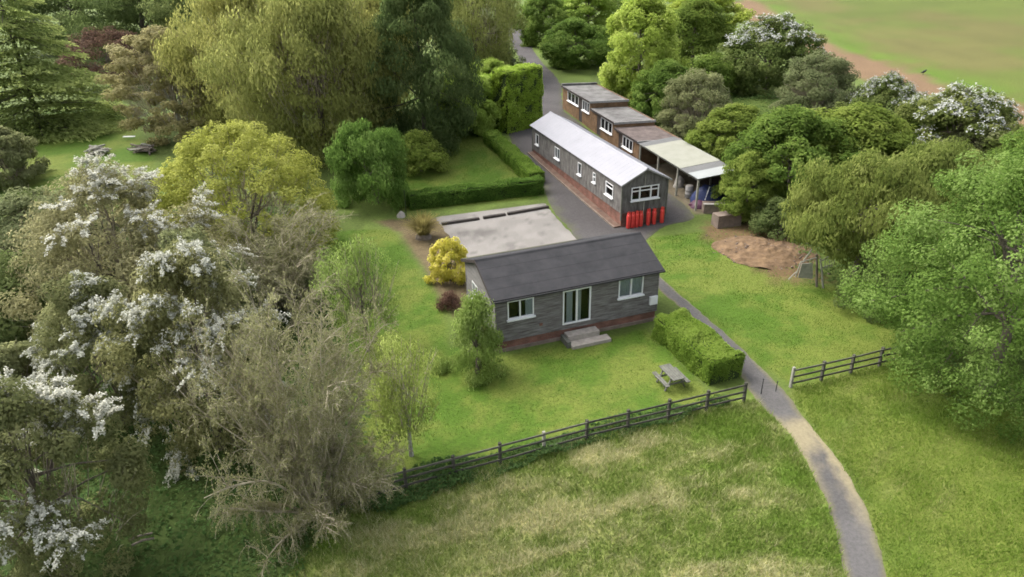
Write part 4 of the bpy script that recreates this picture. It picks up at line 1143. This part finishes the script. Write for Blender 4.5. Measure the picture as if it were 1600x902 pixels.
# ------------------------------------------------------------------ hedges
def hedge(name, line, width, height, label, leafm='leaf_hedge', dens=420, leaf=.12, seed=1, topm=None, rough=.07):
    """clipped hedge along a line of ground points: core, leaves over every face"""
    R = np.random.default_rng(seed)
    pts = [np.array(p) for p in line]
    o0 = pts[0]
    root = empty(name, (o0[0], o0[1], 0)); tag(root, label, 'hedge')
    core, PP, NN = MB(), [], []
    for a, b in zip(pts[:-1], pts[1:]):
        a2, b2 = a[:2], b[:2]; d = b2 - a2; ln = np.linalg.norm(d); d = d / ln; nrm = np.array([-d[1], d[0]])
        za, zb = float(g(*a2)), float(g(*b2)); hw = width / 2
        q = [a2 - nrm * (hw - .1), b2 - nrm * (hw - .1), b2 + nrm * (hw - .1), a2 + nrm * (hw - .1)]
        zz = [za, zb, zb, za]
        core.hexa([(p[0] - o0[0], p[1] - o0[1], z) for p, z in zip(q, zz)] + [(p[0] - o0[0], p[1] - o0[1], z + height - .12) for p, z in zip(q, zz)])
        for face, area in (('t', ln * width), ('l', ln * height), ('r', ln * height), ('s', width * height), ('e', width * height)):
            n = int(area * dens)
            s, v = R.uniform(0, 1, n), R.uniform(-1, 1, n)
            if face == 't': S, O, Hh, nn = s * ln, v * hw, np.full(n, height), np.tile([0, 0, 1.], (n, 1))
            elif face in 'lr':
                sg = 1 if face == 'l' else -1
                S, O, Hh, nn = s * ln, np.full(n, sg * hw), (v + 1) / 2 * height, np.tile([nrm[0] * sg, nrm[1] * sg, .25], (n, 1))
            else:
                sg = 1 if face == 'e' else -1
                S, O, Hh, nn = np.full(n, ln if face == 'e' else 0.), v * hw, (s) * height, np.tile([d[0] * sg, d[1] * sg, .25], (n, 1))
            bump = (vnoise(S * 1.8 + O * 1.1, Hh * 1.8 + O * 1.5, seed) - .5) * rough * 4 + R.normal(0, rough * .6, n)
            xy = a2 + S[:, None] * d + O[:, None] * nrm
            p = np.stack([xy[:, 0], xy[:, 1], za + (zb - za) * S / ln + Hh], 1) + nn * bump[:, None]
            # round the shoulders
            e = np.maximum(0, np.abs(O) / hw - .8) * np.maximum(0, Hh / height - .8) * 25
            p[:, 2] -= e * .12
            PP.append(p); NN.append(nn)
    P, N = np.concatenate(PP), np.concatenate(NN)
    P[:, 0] -= o0[0]; P[:, 1] -= o0[1]
    V, Fq = leaf_mesh(P, N + R.normal(0, .5, P.shape) + np.array([0, 0, .2]), leaf, leaf * .6, R)
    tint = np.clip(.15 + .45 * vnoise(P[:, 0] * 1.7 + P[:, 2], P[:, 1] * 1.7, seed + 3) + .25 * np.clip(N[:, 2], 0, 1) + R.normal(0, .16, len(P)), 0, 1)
    link('foliage', np_mesh('hedge_foliage', V, Fq, leafm, tint=np.repeat(tint, 4)), root)
    core.build('stems', 'hedge_core', root)  # solid dark core added to block light between the leaves, no real stems
    return root

def ctr(*pix): return [G(*p) for p in pix]
hedge('hedge', ctr((1045, 522), (1132, 596)), 1.75, 1.25, 'wide clipped hedge beside the driveway, right of the picnic table', dens=1300, leaf=.09, seed=3)
hedge('hedge', ctr((640, 325), (846, 300)), 1.1, 1.15, 'low clipped hedge between the gravel pad and the back lawn', 'leaf_hedgelow', dens=700, leaf=.11, seed=5)
hedge('hedge', ctr((838, 288), (768, 222)), 1.3, 1.0, 'narrow clipped hedge running back along the yard to the tall hedge', 'leaf_hedge', dens=650, leaf=.115, seed=7)
hedge('hedge', ctr((782, 206), (836, 192)), 2.2, 5.6, 'tall square clipped hedge where the lane meets the yard', 'leaf_hedgetop', dens=380, leaf=.15, seed=9, rough=.1)
hedge('hedge', ctr((700, 205), (770, 178)), 2.0, 3.6, 'lower hedge adjoining the tall clipped hedge on its left', 'leaf_hedgetop', dens=340, leaf=.17, seed=10, rough=.16)

# ------------------------------------------------------------------ fences
def V3(px, py, y0):
    d = ray(px, py); t = y0 / d[1]; return np.array([0, 0, CAMH]) + d * t

def along(P, step):
    P = [np.array(p[:2]) for p in P]; out = [P[0]]; carry = 0
    seg = [(a, b, np.linalg.norm(b - a)) for a, b in zip(P[:-1], P[1:])]
    tot = sum(s[2] for s in seg); n = max(1, round(tot / step))
    for k in range(1, n + 1):
        d = tot * k / n
        for a, b, l in seg:
            if d <= l + 1e-6: out.append(a + (b - a) * d / l); break
            d -= l
    return out

def fence(line, step, hgt, label, mrail, mpost, rails=(.93, .60, .28), pale=()):
    pts = along(line, step); r = random.Random(len(pts))
    o0 = pts[0]; root = empty('fence', (o0[0], o0[1], 0)); tag(root, label, 'fence')
    tops = []
    for i, p in enumerate(pts):
        z = float(g(*p)); x, y = p - o0
        a = math.atan2(*(pts[min(i+1, len(pts)-1)] - pts[max(i-1, 0)])[::-1])
        c, s = math.cos(a), math.sin(a); h = hgt + r.uniform(-.02, .05); hw = .055
        q = [(x + c*u - s*v, y + s*u + c*v) for u, v in ((-hw, -hw), (hw, -hw), (hw, hw), (-hw, hw))]
        tilt = r.uniform(-.02, .02)
        MB().hexa([(*k, z - .25) for k in q] + [(k[0] + tilt, k[1] + tilt, z + h) for k in q]).build('post', 'post_pale' if i in pale else mpost, root)
    for i in range(len(pts) - 1):
        a, b = pts[i] - o0, pts[i + 1] - o0
        d = (b - a) / np.linalg.norm(b - a); n = np.array([d[1], -d[0]]) * .075
        for k, rz in enumerate(rails):
            za, zb = float(g(*pts[i])) + rz + r.uniform(-.02, .02), float(g(*pts[i+1])) + rz + r.uniform(-.02, .02)
            MB().bar((a[0] + n[0] + d[0]*.012, a[1] + n[1] + d[1]*.012, za), (b[0] + n[0] - d[0]*.012, b[1] + n[1] - d[1]*.012, zb), .035, .085).build('rail', mrail if k or i > 5 else 'fence_wood', root)
    return root
fence([at(*p, .93) for p in ((470, 782), (580, 750), (650, 730), (795, 692), (905, 662), (1010, 637), (1166, 600))], 1.8, 1.02,
      'long post and rail fence between the garden lawn and the rough meadow', 'fence_dark', 'fence_dark', pale=(5,))
fence([at(*p, .93) for p in ((1240, 578), (1290, 567), (1345, 554), (1400, 541), (1470, 528))], 1.7, 1.02,
      'weathered post and rail fence from the gateway to the big bright tree', 'fence_dark', 'fence_wood', pale=(0,))
for (a, b, lb) in (((1189, 616), 593, 'thin dark stake in the gateway, nearer the long fence'), ((1212, 612), 597, 'thin dark stake in the gateway, nearer the right-hand fence')):
    P, h, _ = grown(*a, b, 5)
    root = empty('stake', tuple(P)); tag(root, lb, 'stake', 'stakes in the gateway')
    MB().tube([(0, 0, -.1), (.01, 0, h)], [.022, .018], 6).build('shaft', 'black_iron', root)
    MB().tube([(.01, 0, h), (.01, 0, h + .03)], [.035, .03], 6).build('cap', 'black_iron', root)

# ------------------------------------------------------------------ picnic table
A, B = at(1037, 566.5, .75), at(1062.5, 592, .75)
ln = float(np.linalg.norm(B - A)); rz = math.atan2(B[1] - A[1], B[0] - A[0]); mid = (A + B) / 2
pt = empty('picnic_table', (mid[0], mid[1], 0), rz)
tag(pt, 'weathered grey wooden picnic table with two benches on the garden lawn', 'picnic table')
hl = ln / 2
pt.scale = (.9, .86, .9)
for k in range(5): MB().box(-hl, hl, -.33 + k * .133, -.33 + k * .133 + .122, .71, .75).build('tabletop_plank', 'grey_timber', pt)
for s in (-1, 1):
    for k in range(2): MB().box(-hl, hl, s * .60 - .12 + k * .125, s * .60 - .12 + k * .125 + .113, .42, .46).build('bench_plank', 'grey_timber', pt)
for x in (-hl + .3, hl - .3):
    for s in (-1, 1): MB().bar((x, s * .22, .70), (x, s * .58, 0), .045, .09, (1, 0, 0)).build('leg', 'grey_timber', pt)
    MB().box(x + .03, x + .075, -.72, .72, .33, .415).build('bench_bearer', 'grey_timber', pt)
    MB().box(x + .03, x + .075, -.36, .36, .62, .706).build('top_bearer', 'grey_timber', pt)

# ------------------------------------------------------------------ red gas cylinders against the white-roofed hut
def hut2_xy(s, d):
    u = np.array([math.cos(1.896), math.sin(1.896)]); v = np.array([-math.sin(1.896), math.cos(1.896)])
    return np.array([7.491, 46.202]) - u * d - v * s
cyl = None
for i, (s, lb) in enumerate(((.42, 'red gas cylinder at the hut corner, leftmost of the seven'), (.73, 'second red gas cylinder from the hut corner'), (1.04, 'third red gas cylinder from the hut corner'),
                    (1.35, 'fourth red gas cylinder, just left of the white downpipe'), (1.92, 'red gas cylinder just right of the white downpipe'), (2.36, 'second red gas cylinder right of the downpipe'), (2.98, 'rightmost red gas cylinder, standing a little apart'))):
    p = hut2_xy(s, .34)
    root = empty('gas_cylinder', (p[0], p[1], 0), i * .7); tag(root, lb, 'gas cylinder', 'red gas cylinders at the gable')
    if cyl is None:
        a = MB().lathe([(0, .0), (.12, .0), (.135, .05), (.15, .10), (.15, .86), (.14, .95), (.10, 1.02), (.05, 1.05), (0, 1.05)], n=16).mesh('cylinder_body', 'red_paint', True)
        bm_ = MB()
        for k in range(10):
            if k in (3, 8): continue
            t0, t1 = 2 * math.pi * k / 10, 2 * math.pi * (k + 1) / 10
            f = lambda t, r, z: (r * math.cos(t), r * math.sin(t), z)
            bm_.hexa([f(t0, .10, 1.0), f(t1, .10, 1.0), f(t1, .115, 1.0), f(t0, .115, 1.0), f(t0, .095, 1.17), f(t1, .095, 1.17), f(t1, .11, 1.17), f(t0, .11, 1.17)])
        b = bm_.mesh('guard', 'red_paint')
        c = MB().lathe([(0, 1.03), (.028, 1.03), (.028, 1.11), (.04, 1.12), (.04, 1.15), (0, 1.15)], n=8).mesh('valve', 'brass')
        cyl = (a, b, c)
    root.scale = (1, 1, (1.0, .97, 1.0, .96, 1.02, .98, 1.0)[i])
    lab = MB(); a0 = (-1.9, -1.75, -2.0, -1.8, -1.5, -1.9, -1.7)[i] - i * .7 + 1.896 - .3
    for k in range(4):
        t0, t1 = a0 + k * .22, a0 + (k + 1) * .22
        lab.quad((.153 * math.cos(t0), .153 * math.sin(t0), .62), (.153 * math.cos(t1), .153 * math.sin(t1), .62), (.153 * math.cos(t1), .153 * math.sin(t1), .76), (.153 * math.cos(t0), .153 * math.sin(t0), .76))
    if i < 4: lab.build('label', 'stone_pale', root)
    link('body', cyl[0], root); link('valve_guard', cyl[1], root); link('valve', cyl[2], root)

# ------------------------------------------------------------------ sleepers on the gravel pad
for i, (a, b, lb) in enumerate((((690, 352.5), (749, 343.7), 'dark timber sleeper on the gravel pad, end nearest the reed clump'), ((755, 342.8), (790, 337.2), 'short middle sleeper on the gravel pad'), ((793, 336.8), (857, 325), 'long dark sleeper on the gravel pad, end nearest the yard'))):
    P, Q = G(*a), G(*b); m = (P + Q) / 2; l_ = np.linalg.norm(Q[:2] - P[:2]) / 2
    root = empty('sleeper', (m[0], m[1], float(g(m[0], m[1])) + .03), math.atan2(Q[1] - P[1], Q[0] - P[0]) + (.012 if i == 1 else 0)); tag(root, lb, 'sleeper', 'sleepers on the gravel pad')
    n_ = max(1, round(l_ * 2 / 2.4))
    for k in range(n_):
        x0, x1 = -l_ + 2 * l_ * k / n_ + .01, -l_ + 2 * l_ * (k + 1) / n_ - .01
        MB().hexa([(x0, -.12, 0), (x1, -.12, 0), (x1, .12, 0), (x0, .12, 0), (x0 + .01, -.11, .17), (x1 - .01, -.11, .17), (x1 - .01, .11, .17), (x0 + .01, .11, .17)]).build('beam', 'sleeper', root)

# ------------------------------------------------------------------ lumpy solids: heaps, rubble, tarpaulin
def lump(name, seed, rx, ry, rz_, m, amp=.25, nu=28, nv=12, fq=1.6):
    V, Fq = [], []
    for j in range(nv + 1):
        ph = math.pi / 2 * j / nv
        for i in range(nu):
            th = 2 * math.pi * i / nu
            d = 1 + amp * 2 * (float(fbm(math.cos(th) * fq + 7 + ph, math.sin(th) * fq + 3 + ph * 1.3, seed, 3)) - .5)
            V.append((rx * math.cos(th) * math.cos(ph) * d, ry * math.sin(th) * math.cos(ph) * d, rz_ * math.sin(ph) * (1 + amp * 2 * (float(fbm(math.cos(th) * math.cos(ph) * 3 + 5, math.sin(th) * math.cos(ph) * 3 + 5, seed + 5, 3)) - .5)) - .03))
    for j in range(nv):
        for i in range(nu):
            i2 = (i + 1) % nu; Fq.append((j*nu + i, j*nu + i2, (j+1)*nu + i2, (j+1)*nu + i))
    return np_mesh(name, V, Fq, m)
P = G(1195, 395)
V, Fq = [], []
nr_, na_ = 40, 90
for j in range(nr_ + 1):
    for i in range(na_):
        th = 2 * math.pi * i / na_; r_ = j / nr_
        x_, y_ = 3.3 * r_ * math.cos(th), 2.5 * r_ * math.sin(th)
        edge_ = .75 + .5 * float(fbm(math.cos(th) * 1.6 + 4, math.sin(th) * 1.6 + 4, 91, 3))
        f_ = max(0, 1 - (r_ / edge_) ** 2)
        n_ = float(fbm(x_ * .9 + 9, y_ * .9 + 9, 92, 4)); n2_ = float(fbm(x_ * 4 + 9, y_ * 4 + 9, 93, 3))
        V.append((x_, y_, .66 * f_ * (.2 + n_) + .24 * (n2_ - .5) * min(1, f_ * 4) - .03))
for j in range(nr_):
    for i in range(na_):
        i2 = (i + 1) % na_; Fq.append((j * na_ + i, (j + 1) * na_ + i, (j + 1) * na_ + i2, j * na_ + i2))
eh = link('earth_heap', np_mesh('earth_heap', V, Fq, 'soil')); eh.location = P; eh.rotation_euler = (0, 0, -.5)
tag(eh, 'low heap of bare brown earth at the edge of the right lawn', 'earth heap')
Rk = np.random.default_rng(77); V, Fq = [], []
for k in range(260):
    x_, y_ = Rk.normal(0, 1.5), Rk.normal(0, 1.1); rr = Rk.uniform(.03, .11); b_ = len(V)
    z_ = max(.0, .33 * (1 - (x_ / 3.0) ** 2 - (y_ / 2.3) ** 2)) + .02
    for q in ((1, 0, 0), (-.5, .87, 0), (-.5, -.87, 0), (0.1, 0, 1), (0, 0, -1)):
        V.append((x_ + q[0] * rr * Rk.uniform(.7, 1.4), y_ + q[1] * rr * Rk.uniform(.7, 1.4), z_ + q[2] * rr * .8))
    Fq += [(b_, b_ + 1, b_ + 3), (b_ + 1, b_ + 2, b_ + 3), (b_ + 2, b_, b_ + 3), (b_ + 1, b_, b_ + 4), (b_ + 2, b_ + 1, b_ + 4), (b_, b_ + 2, b_ + 4)]
ec = link('earth_clods', np_mesh('earth_clods', V, Fq, 'concrete_warm'), eh); ec['kind'] = 'stuff'
for i, (px, py, s, lb) in enumerate(((1207, 350, .22, 'white rubble lump at the top of the earth heap'), (1221, 364, .2, 'pale rubble lump right of the earth heap'), (1190, 352, .3, 'tan rubble lump left of the white one'), (1152, 372, .16, 'small dark rubble lump low on the earth heap'))):
    q = G(px, py); o = link('rubble', lump('rubble', 20 + i, s * 1.3, s, s * .8, ('upvc', 'stone_pale', 'concrete_warm', 'sleeper')[i], .3, 9, 4)); o.location = q
    tag(o, lb, 'rubble', 'rubble by the earth heap')
def block(p0, p1, depth, h, m, label, cap):
    a, b = G(*p0), G(*p1); w_ = np.linalg.norm(b[:2] - a[:2])
    root = empty('masonry_block', (a[0], a[1], float(g(a[0], a[1]))), math.atan2(b[1] - a[1], b[0] - a[0])); tag(root, label, 'masonry block')
    MB().hexa([(0, 0, -.2), (w_, 0, -.2), (w_, depth, -.2), (0, depth, -.2), (.03, .04, h), (w_ - .03, .03, h), (w_ - .02, depth, h), (.02, depth, h)]).build('body', m, root)
    MB().box(-.03, w_ + .02, -.02, .2, h + .003, h + .06).build('coping', cap, root)
block((1121, 358), (1158, 353), .9, .85, 'concrete_warm', 'square tan masonry block between the carport and the earth heap', 'concrete_warm')
block((1099, 334), (1137, 334), .8, .65, 'concrete_warm', 'tan masonry block right behind the square one, below the blue tarpaulin', 'stone_pale')
P = local3(.9, -1.6)
tp = empty('tarpaulin_heap', (P[0], P[1], float(g(*P)))); tag(tp, 'blue tarpaulin heap with white strap under the carport end', 'tarpaulin')
link('cover', lump('tarpaulin_cover', 31, 1.3, .9, 1.35, 'blue_sheet', .22), tp)
MB().tube([(-.5, -.85, .5), (-.35, -.75, 1.0), (-.15, -.45, 1.35)], [.04, .04, .04], 6).build('strap', 'upvc', tp)
link('skirt', lump('tarpaulin_skirt', 33, 1.05, .7, .5, 'purple_sheet', .2), tp).location = (-.55, -.6, 0)
P = local3(2.2, -.7)
br_ = empty('barrel', (P[0], P[1], float(g(*P)))); tag(br_, 'pale grey barrel beside a carport post', 'barrel')
MB().lathe([(0, 0), (.27, 0), (.29, .05), (.29, .30), (.305, .32), (.29, .34), (.29, .60), (.305, .62), (.29, .64), (.29, .88), (.27, .92), (0, .92)], n=16).build('drum', 'trim_grey', br_, True)
MB().lathe([(0, .925), (.25, .925), (.25, .95), (0, .95)], n=16).build('lid', 'stone_pale', br_)
for (x, y, lb) in ((4.4, -1.0, 'white sack on the ground in the middle bay of the carport'), (5.2, -1.5, 'white sack deep in the far bay of the carport')):
    P = local3(x, y); o = link('sack', lump('sack', int(x * 10), .42, .3, .55, 'stone_pale', .18, 14, 6)); o.location = (P[0], P[1], float(g(*P))); tag(o, lb, 'sack', 'sacks in the carport')

# ------------------------------------------------------------------ broken timber frame below the drooping tree
b0 = G(1286, 450); Y0 = b0[1]
tf = empty('broken_trellis', tuple(b0)); tag(tf, 'broken pale wooden trellis with slats at the edge of the right lawn', 'trellis')
def pole(p, q, r, m='bleached_wood', nm='pole', dy=0.0, dy2=None):
    a, b = V3(*p, Y0 + dy) - b0, V3(*q, Y0 + (dy if dy2 is None else dy2)) - b0
    MB().tube([tuple(a), tuple((a + b) / 2 + np.array([.01, 0, .015])), tuple(b)], [r, r * .95, r * .85], 6).build(nm, m, tf)
pole((1286, 450), (1282, 404), .055, nm='post'); pole((1276, 449), (1276, 398), .07, 'bark', 'post', .15)
pole((1243, 433), (1251, 410), .04); pole((1251, 410), (1276, 403), .04); pole((1232, 437), (1244, 425), .035); pole((1256, 407), (1270, 388), .035)
pole((1284, 408), (1306, 394), .035, nm='rail'); pole((1284, 419), (1298, 414), .03, nm='rail')
for k in range(5): pole((1289 + k * 3.6, 421 - k * 1.5), (1289 + k * 3.6, 403 - k * 2), .022, nm='slat')
a, b, c, d = [V3(*p, Y0 + .1) - b0 for p in ((1247, 434), (1270, 436), (1270, 412), (1253, 412))]
MB().hexa([a, b, b + np.array([0, .04, 0]), a + np.array([0, .04, 0]), d, c, c + np.array([0, .04, 0]), d + np.array([0, .04, 0])]).build('panel', 'bleached_wood', tf)

# ------------------------------------------------------------------ wood piles, poles and small things
def pile(px, py, n, R0, label, seed, m):
    P = G(px, py); r = random.Random(seed); root = empty('log_pile', tuple(P)); tag(root, label, 'log pile', 'log piles in the clearing')
    for k in range(n):
        a = r.uniform(-.5, .5) + (math.pi / 2 if r.random() < .25 else 0); l_ = r.uniform(.5, 1.1) * R0; rr = r.uniform(.035, .10)
        c = Vector((r.gauss(0, .45) * R0, r.gauss(0, .3) * R0, .1 + r.random() * .55 * (1 - k / n * .3)))
        d = Vector((math.cos(a), math.sin(a), r.uniform(-.2, .2))) * l_
        MB().tube([c - d, c + d * .1 + Vector((0, 0, .04)), c + d], [rr, rr * .95, rr * .8], 7).build('log', m if r.random() < .55 else ('bleached_wood' if r.random() < .6 else 'log_wood'), root)
pile(155, 240, 30, .75, 'grey log pile on the left clearing, the one farther left', 5, 'bleached_wood')
pile(226, 238, 34, .85, 'brown log pile on the left clearing with a white plank beside it', 8, 'log_wood')
P = G(203, 219)
o = MB().box(-.55, .55, -.12, .12, .3, .36).build('plank', 'upvc'); o.location = P; tag(o, 'white plank beside the brown log pile', 'plank')
for (p, q, lb) in (((205, 857), (242, 845), 'upper of two pale poles lying on the dark undergrowth'), ((210, 864), (245, 853), 'lower of two pale poles lying on the dark undergrowth')):
    a, b = G(*p), G(*q)
    o = MB().tube([(0, 0, .35), tuple((b - a) * .5 + np.array([0, 0, .42])), tuple(b - a + np.array([0, 0, .36]))], [.045, .04, .035], 7).build('pole', 'log_wood'); o.location = a
    tag(o, lb, 'pole', 'poles on the undergrowth')
P, h, _ = grown(635, 338, 299, 5)
mp_ = empty('metal_post', tuple(P)); tag(mp_, 'thin black post standing by the reed clump at the back lawn', 'post')
MB().tube([(0, 0, -.1), (0, .01, h)], [.022, .02], 6).build('shaft', 'black_iron', mp_); MB().lathe([(0, h), (.04, h), (.03, h + .05), (0, h + .06)], n=8).build('finial', 'black_iron', mp_)
o = link('boulder', lump('boulder', 51, .34, .26, .42, 'stone_pale', .25, 10, 5)); o.location = G(627, 339); tag(o, 'pale boulder at the foot of the thin black post', 'boulder')
P, h, _ = grown(803, 110, 92, 5)
sg = empty('signpost', tuple(P), .3); tag(sg, 'small white-topped post on the verge of the far lane', 'signpost')
MB().box(-.06, .06, -.06, .06, -.1, h).build('post', 'post_pale', sg); MB().box(-1.0, .2, -.09, -.063, h - .45, h - .05).build('board', 'trim_grey', sg)
P = G(1442, 117)
bd = empty('bird', tuple(P), .4); tag(bd, 'black bird on the field edge beyond the brown strip', 'bird')
MB().tube([(-.42, 0, .30), (-.2, 0, .30), (0, 0, .34), (.2, 0, .40), (.3, 0, .46), (.36, 0, .52), (.43, 0, .51), (.52, 0, .48)], [.02, .07, .14, .13, .09, .08, .06, .01], 8).build('body', 'black_iron', bd)
for s in (-1, 1): MB().tube([(.02, s * .05, 0), (.02, s * .05, .28)], [.015, .02], 5).build('leg', 'black_iron', bd)

# reed clump in the soil bed
def reeds(px, py, h, r, n, label, seed):
    R = np.random.default_rng(seed); P = G(px, py)
    root = empty('reed_clump', tuple(P)); tag(root, label, 'shrub')
    a = R.uniform(0, 6.28, n); tl = R.uniform(.05, .75, n) ** 1.0; ln = h * R.uniform(.6, 1.1, n)
    V, T = [], []
    for k in range(n):
        d = np.array([math.cos(a[k]), math.sin(a[k])]); sd = np.array([-d[1], d[0]]) * .016; b = d * R.uniform(0, .25) * r
        p1 = b + d * math.sin(tl[k]) * ln[k] * .55; p2 = b + d * min(1.0, math.sin(tl[k]) * 1.5) * ln[k] * .9
        z1, z2 = math.cos(tl[k]) * ln[k] * .65, max(.05, math.cos(tl[k] * 1.35) * ln[k] * .95)
        V += [(*(b - sd), 0), (*(b + sd), 0), (*(p1 + sd), z1), (*(p1 - sd), z1), (*(p2 + sd * .2), z2), (*(p2 - sd * .2), z2)]
        T += [float(np.clip(R.normal(.5, .25), 0, 1))] * 6
    Fq = [f for k in range(n) for f in ((6*k, 6*k+1, 6*k+2, 6*k+3), (6*k+3, 6*k+2, 6*k+4, 6*k+5))]
    link('blades', np_mesh('reed_blades', V, Fq, 'leaf_reed', tint=T), root)
    link('dead_base', lump('dead_base', seed, r * .55, r * .5, h * .28, 'log_wood', .25, 14, 5), root)
reeds(662, 372, 1.9, 1.0, 700, 'arching yellow-brown reed clump in the soil bed beside the gravel pad', 4)

# ------------------------------------------------------------------ grass, weeds and undergrowth
def blades(name, polys, n, hmin, hmax, wid, m, label, seed, keep=None, tintf=None, lean=.5):
    R = np.random.default_rng(seed); XY = []
    for poly in polys:
        lo, hi = poly.min(0), poly.max(0); lo = np.maximum(lo, [-32, 13]); hi = np.minimum(hi, [30, 120])
        q = R.uniform(lo, hi, (n * 3, 2)); q = q[sdf(q[:, 0], q[:, 1], poly) < .10 - .25 * R.random(len(q))]
        XY.append(q[:n])
    XY = np.concatenate(XY)
    if keep is not None: XY = XY[keep(XY[:, 0], XY[:, 1], R)]
    k = len(XY); a = R.uniform(0, 6.283, k); b = R.uniform(0, 6.283, k)
    patch = .55 + .9 * fbm(XY[:, 0] * 1.1, XY[:, 1] * 1.1, seed + 4, 3)
    h = R.uniform(hmin, hmax, k) * patch; z = g(XY[:, 0], XY[:, 1]) - .02
    w_ = wid * R.uniform(.6, 1.4, k)
    sd = np.stack([np.cos(a) * w_, np.sin(a) * w_], 1); le = np.stack([np.cos(b), np.sin(b)], 1) * (h * lean * R.uniform(.2, 1.2, k))[:, None]
    V = np.zeros((k, 3, 3)); V[:, 0, :2] = XY - sd; V[:, 1, :2] = XY + sd; V[:, 2, :2] = XY + le
    V[:, 0, 2] = V[:, 1, 2] = z; V[:, 2, 2] = z + h
    t = np.clip(tintf(XY[:, 0], XY[:, 1]) + R.normal(0, .18, k), 0, 1)
    o = link(name, np_mesh(name, V.reshape(-1, 3), np.arange(3 * k).reshape(k, 3), m, tint=np.repeat(t, 3)))
    tag(o, label, name.replace('_', ' '), kind='stuff')
blades('meadow_grass', [Z_MEADOW], 150000, .10, .26, .014, 'grass_blade', 'rough straw-flecked meadow grass below the long fence', 61, tintf=lambda x, y: .18 + .62 * meadow_mix(x, y), lean=.9)
blades('pasture_grass', [Z_MEADOW_R], 90000, .06, .16, .014, 'grass_blade', 'shorter green grass right of the driveway', 62, tintf=lambda x, y: .02 + .28 * fbm(x * .9 - .8 * y, y * .5, 21, 3), lean=.9)
blades('lawn_grass', [Z_GARDEN, Z_RIGHT, Z_BACK], 40000, .04, .09, .012, 'lawn_blade', 'mown green lawn grass around the huts', 63, tintf=lambda x, y: .1 + .8 * fbm(x * .5, y * .5, 1, 4))

def weeds(name, poly, n, hmax, leaf, m, label, seed, soft=.8, keepout=()):
    R = np.random.default_rng(seed)
    lo, hi = np.maximum(poly.min(0), [-45, 12]), np.minimum(poly.max(0), [60, 110])
    q = R.uniform(lo, hi, (n * 4, 2)); s = sdf(q[:, 0], q[:, 1], poly) + (fbm(q[:, 0] * .9, q[:, 1] * .9, seed, 3) - .5) * soft * 2
    for ko in keepout: s = np.maximum(s, -(sdf(q[:, 0], q[:, 1], ko) - .1))
    q = q[s < 0][:n]; k = len(q)
    hh = hmax * smooth(.25, .8, fbm(q[:, 0] * .8, q[:, 1] * .8, seed + 2, 3)) + .06
    P = np.stack([q[:, 0], q[:, 1], g(q[:, 0], q[:, 1]) + hh * R.uniform(.2, 1, k) ** .6], 1)
    V, Fq = leaf_mesh(P, R.normal(0, .5, (k, 3)) + np.array([0, 0, 1.]), leaf, leaf * .6, R)
    t = np.clip(.15 + .7 * fbm(q[:, 0] * 1.2, q[:, 1] * 1.2, seed + 6, 3) + R.normal(0, .15, k), 0, 1)
    o = link(name, np_mesh(name, V, Fq, m, tint=np.repeat(t, 4))); tag(o, label, name.replace('_', ' '), kind='stuff')
weeds('undergrowth', Z_WOOD, 46000, .7, .16, 'leaf_bramble', 'dark green brambles under the trees at the left', 71)
Z_RW = wpoly([(1250, 445), (1330, 455), (1420, 520), (1500, 640), (1600, 640), (1800, 600), (1800, 350), (1500, 250), (1300, 180), (1150, 130), (1060, 150), (1150, 260), (1170, 340), (1250, 390)])
weeds('hedge_bottom', Z_RW, 32000, .7, .17, 'leaf_bramble', 'dark green weeds under the trees at the right', 72)
Z_NET = wpoly([(560, 790), (600, 752), (760, 712), (960, 660), (1130, 622), (1140, 632), (980, 682), (800, 735), (700, 765), (600, 805)])
weeds('nettles', Z_NET, 14000, .42, .12, 'leaf_bramble', 'dark nettles growing along the long fence', 73, .3)
Z_HP = wpoly([(1100, 352), (1185, 342), (1250, 380), (1300, 445), (1235, 450), (1150, 410)])
weeds('earth_weeds', Z_HP, 900, .16, .09, 'leaf_hedgelow', 'sparse weeds on the bare earth heap', 75, .5)
Z_TL = wpoly([(-60, 330), (0, 160), (200, 130), (330, 190), (420, 240), (520, 260), (640, 250), (700, 190), (780, 130), (790, 60), (700, 20), (300, 10), (-100, 60)])
weeds('woodland_floor', Z_TL, 30000, .8, .24, 'leaf_bramble', 'dark green plants under the tall trees at the back', 74, keepout=(Z_LEFT,))
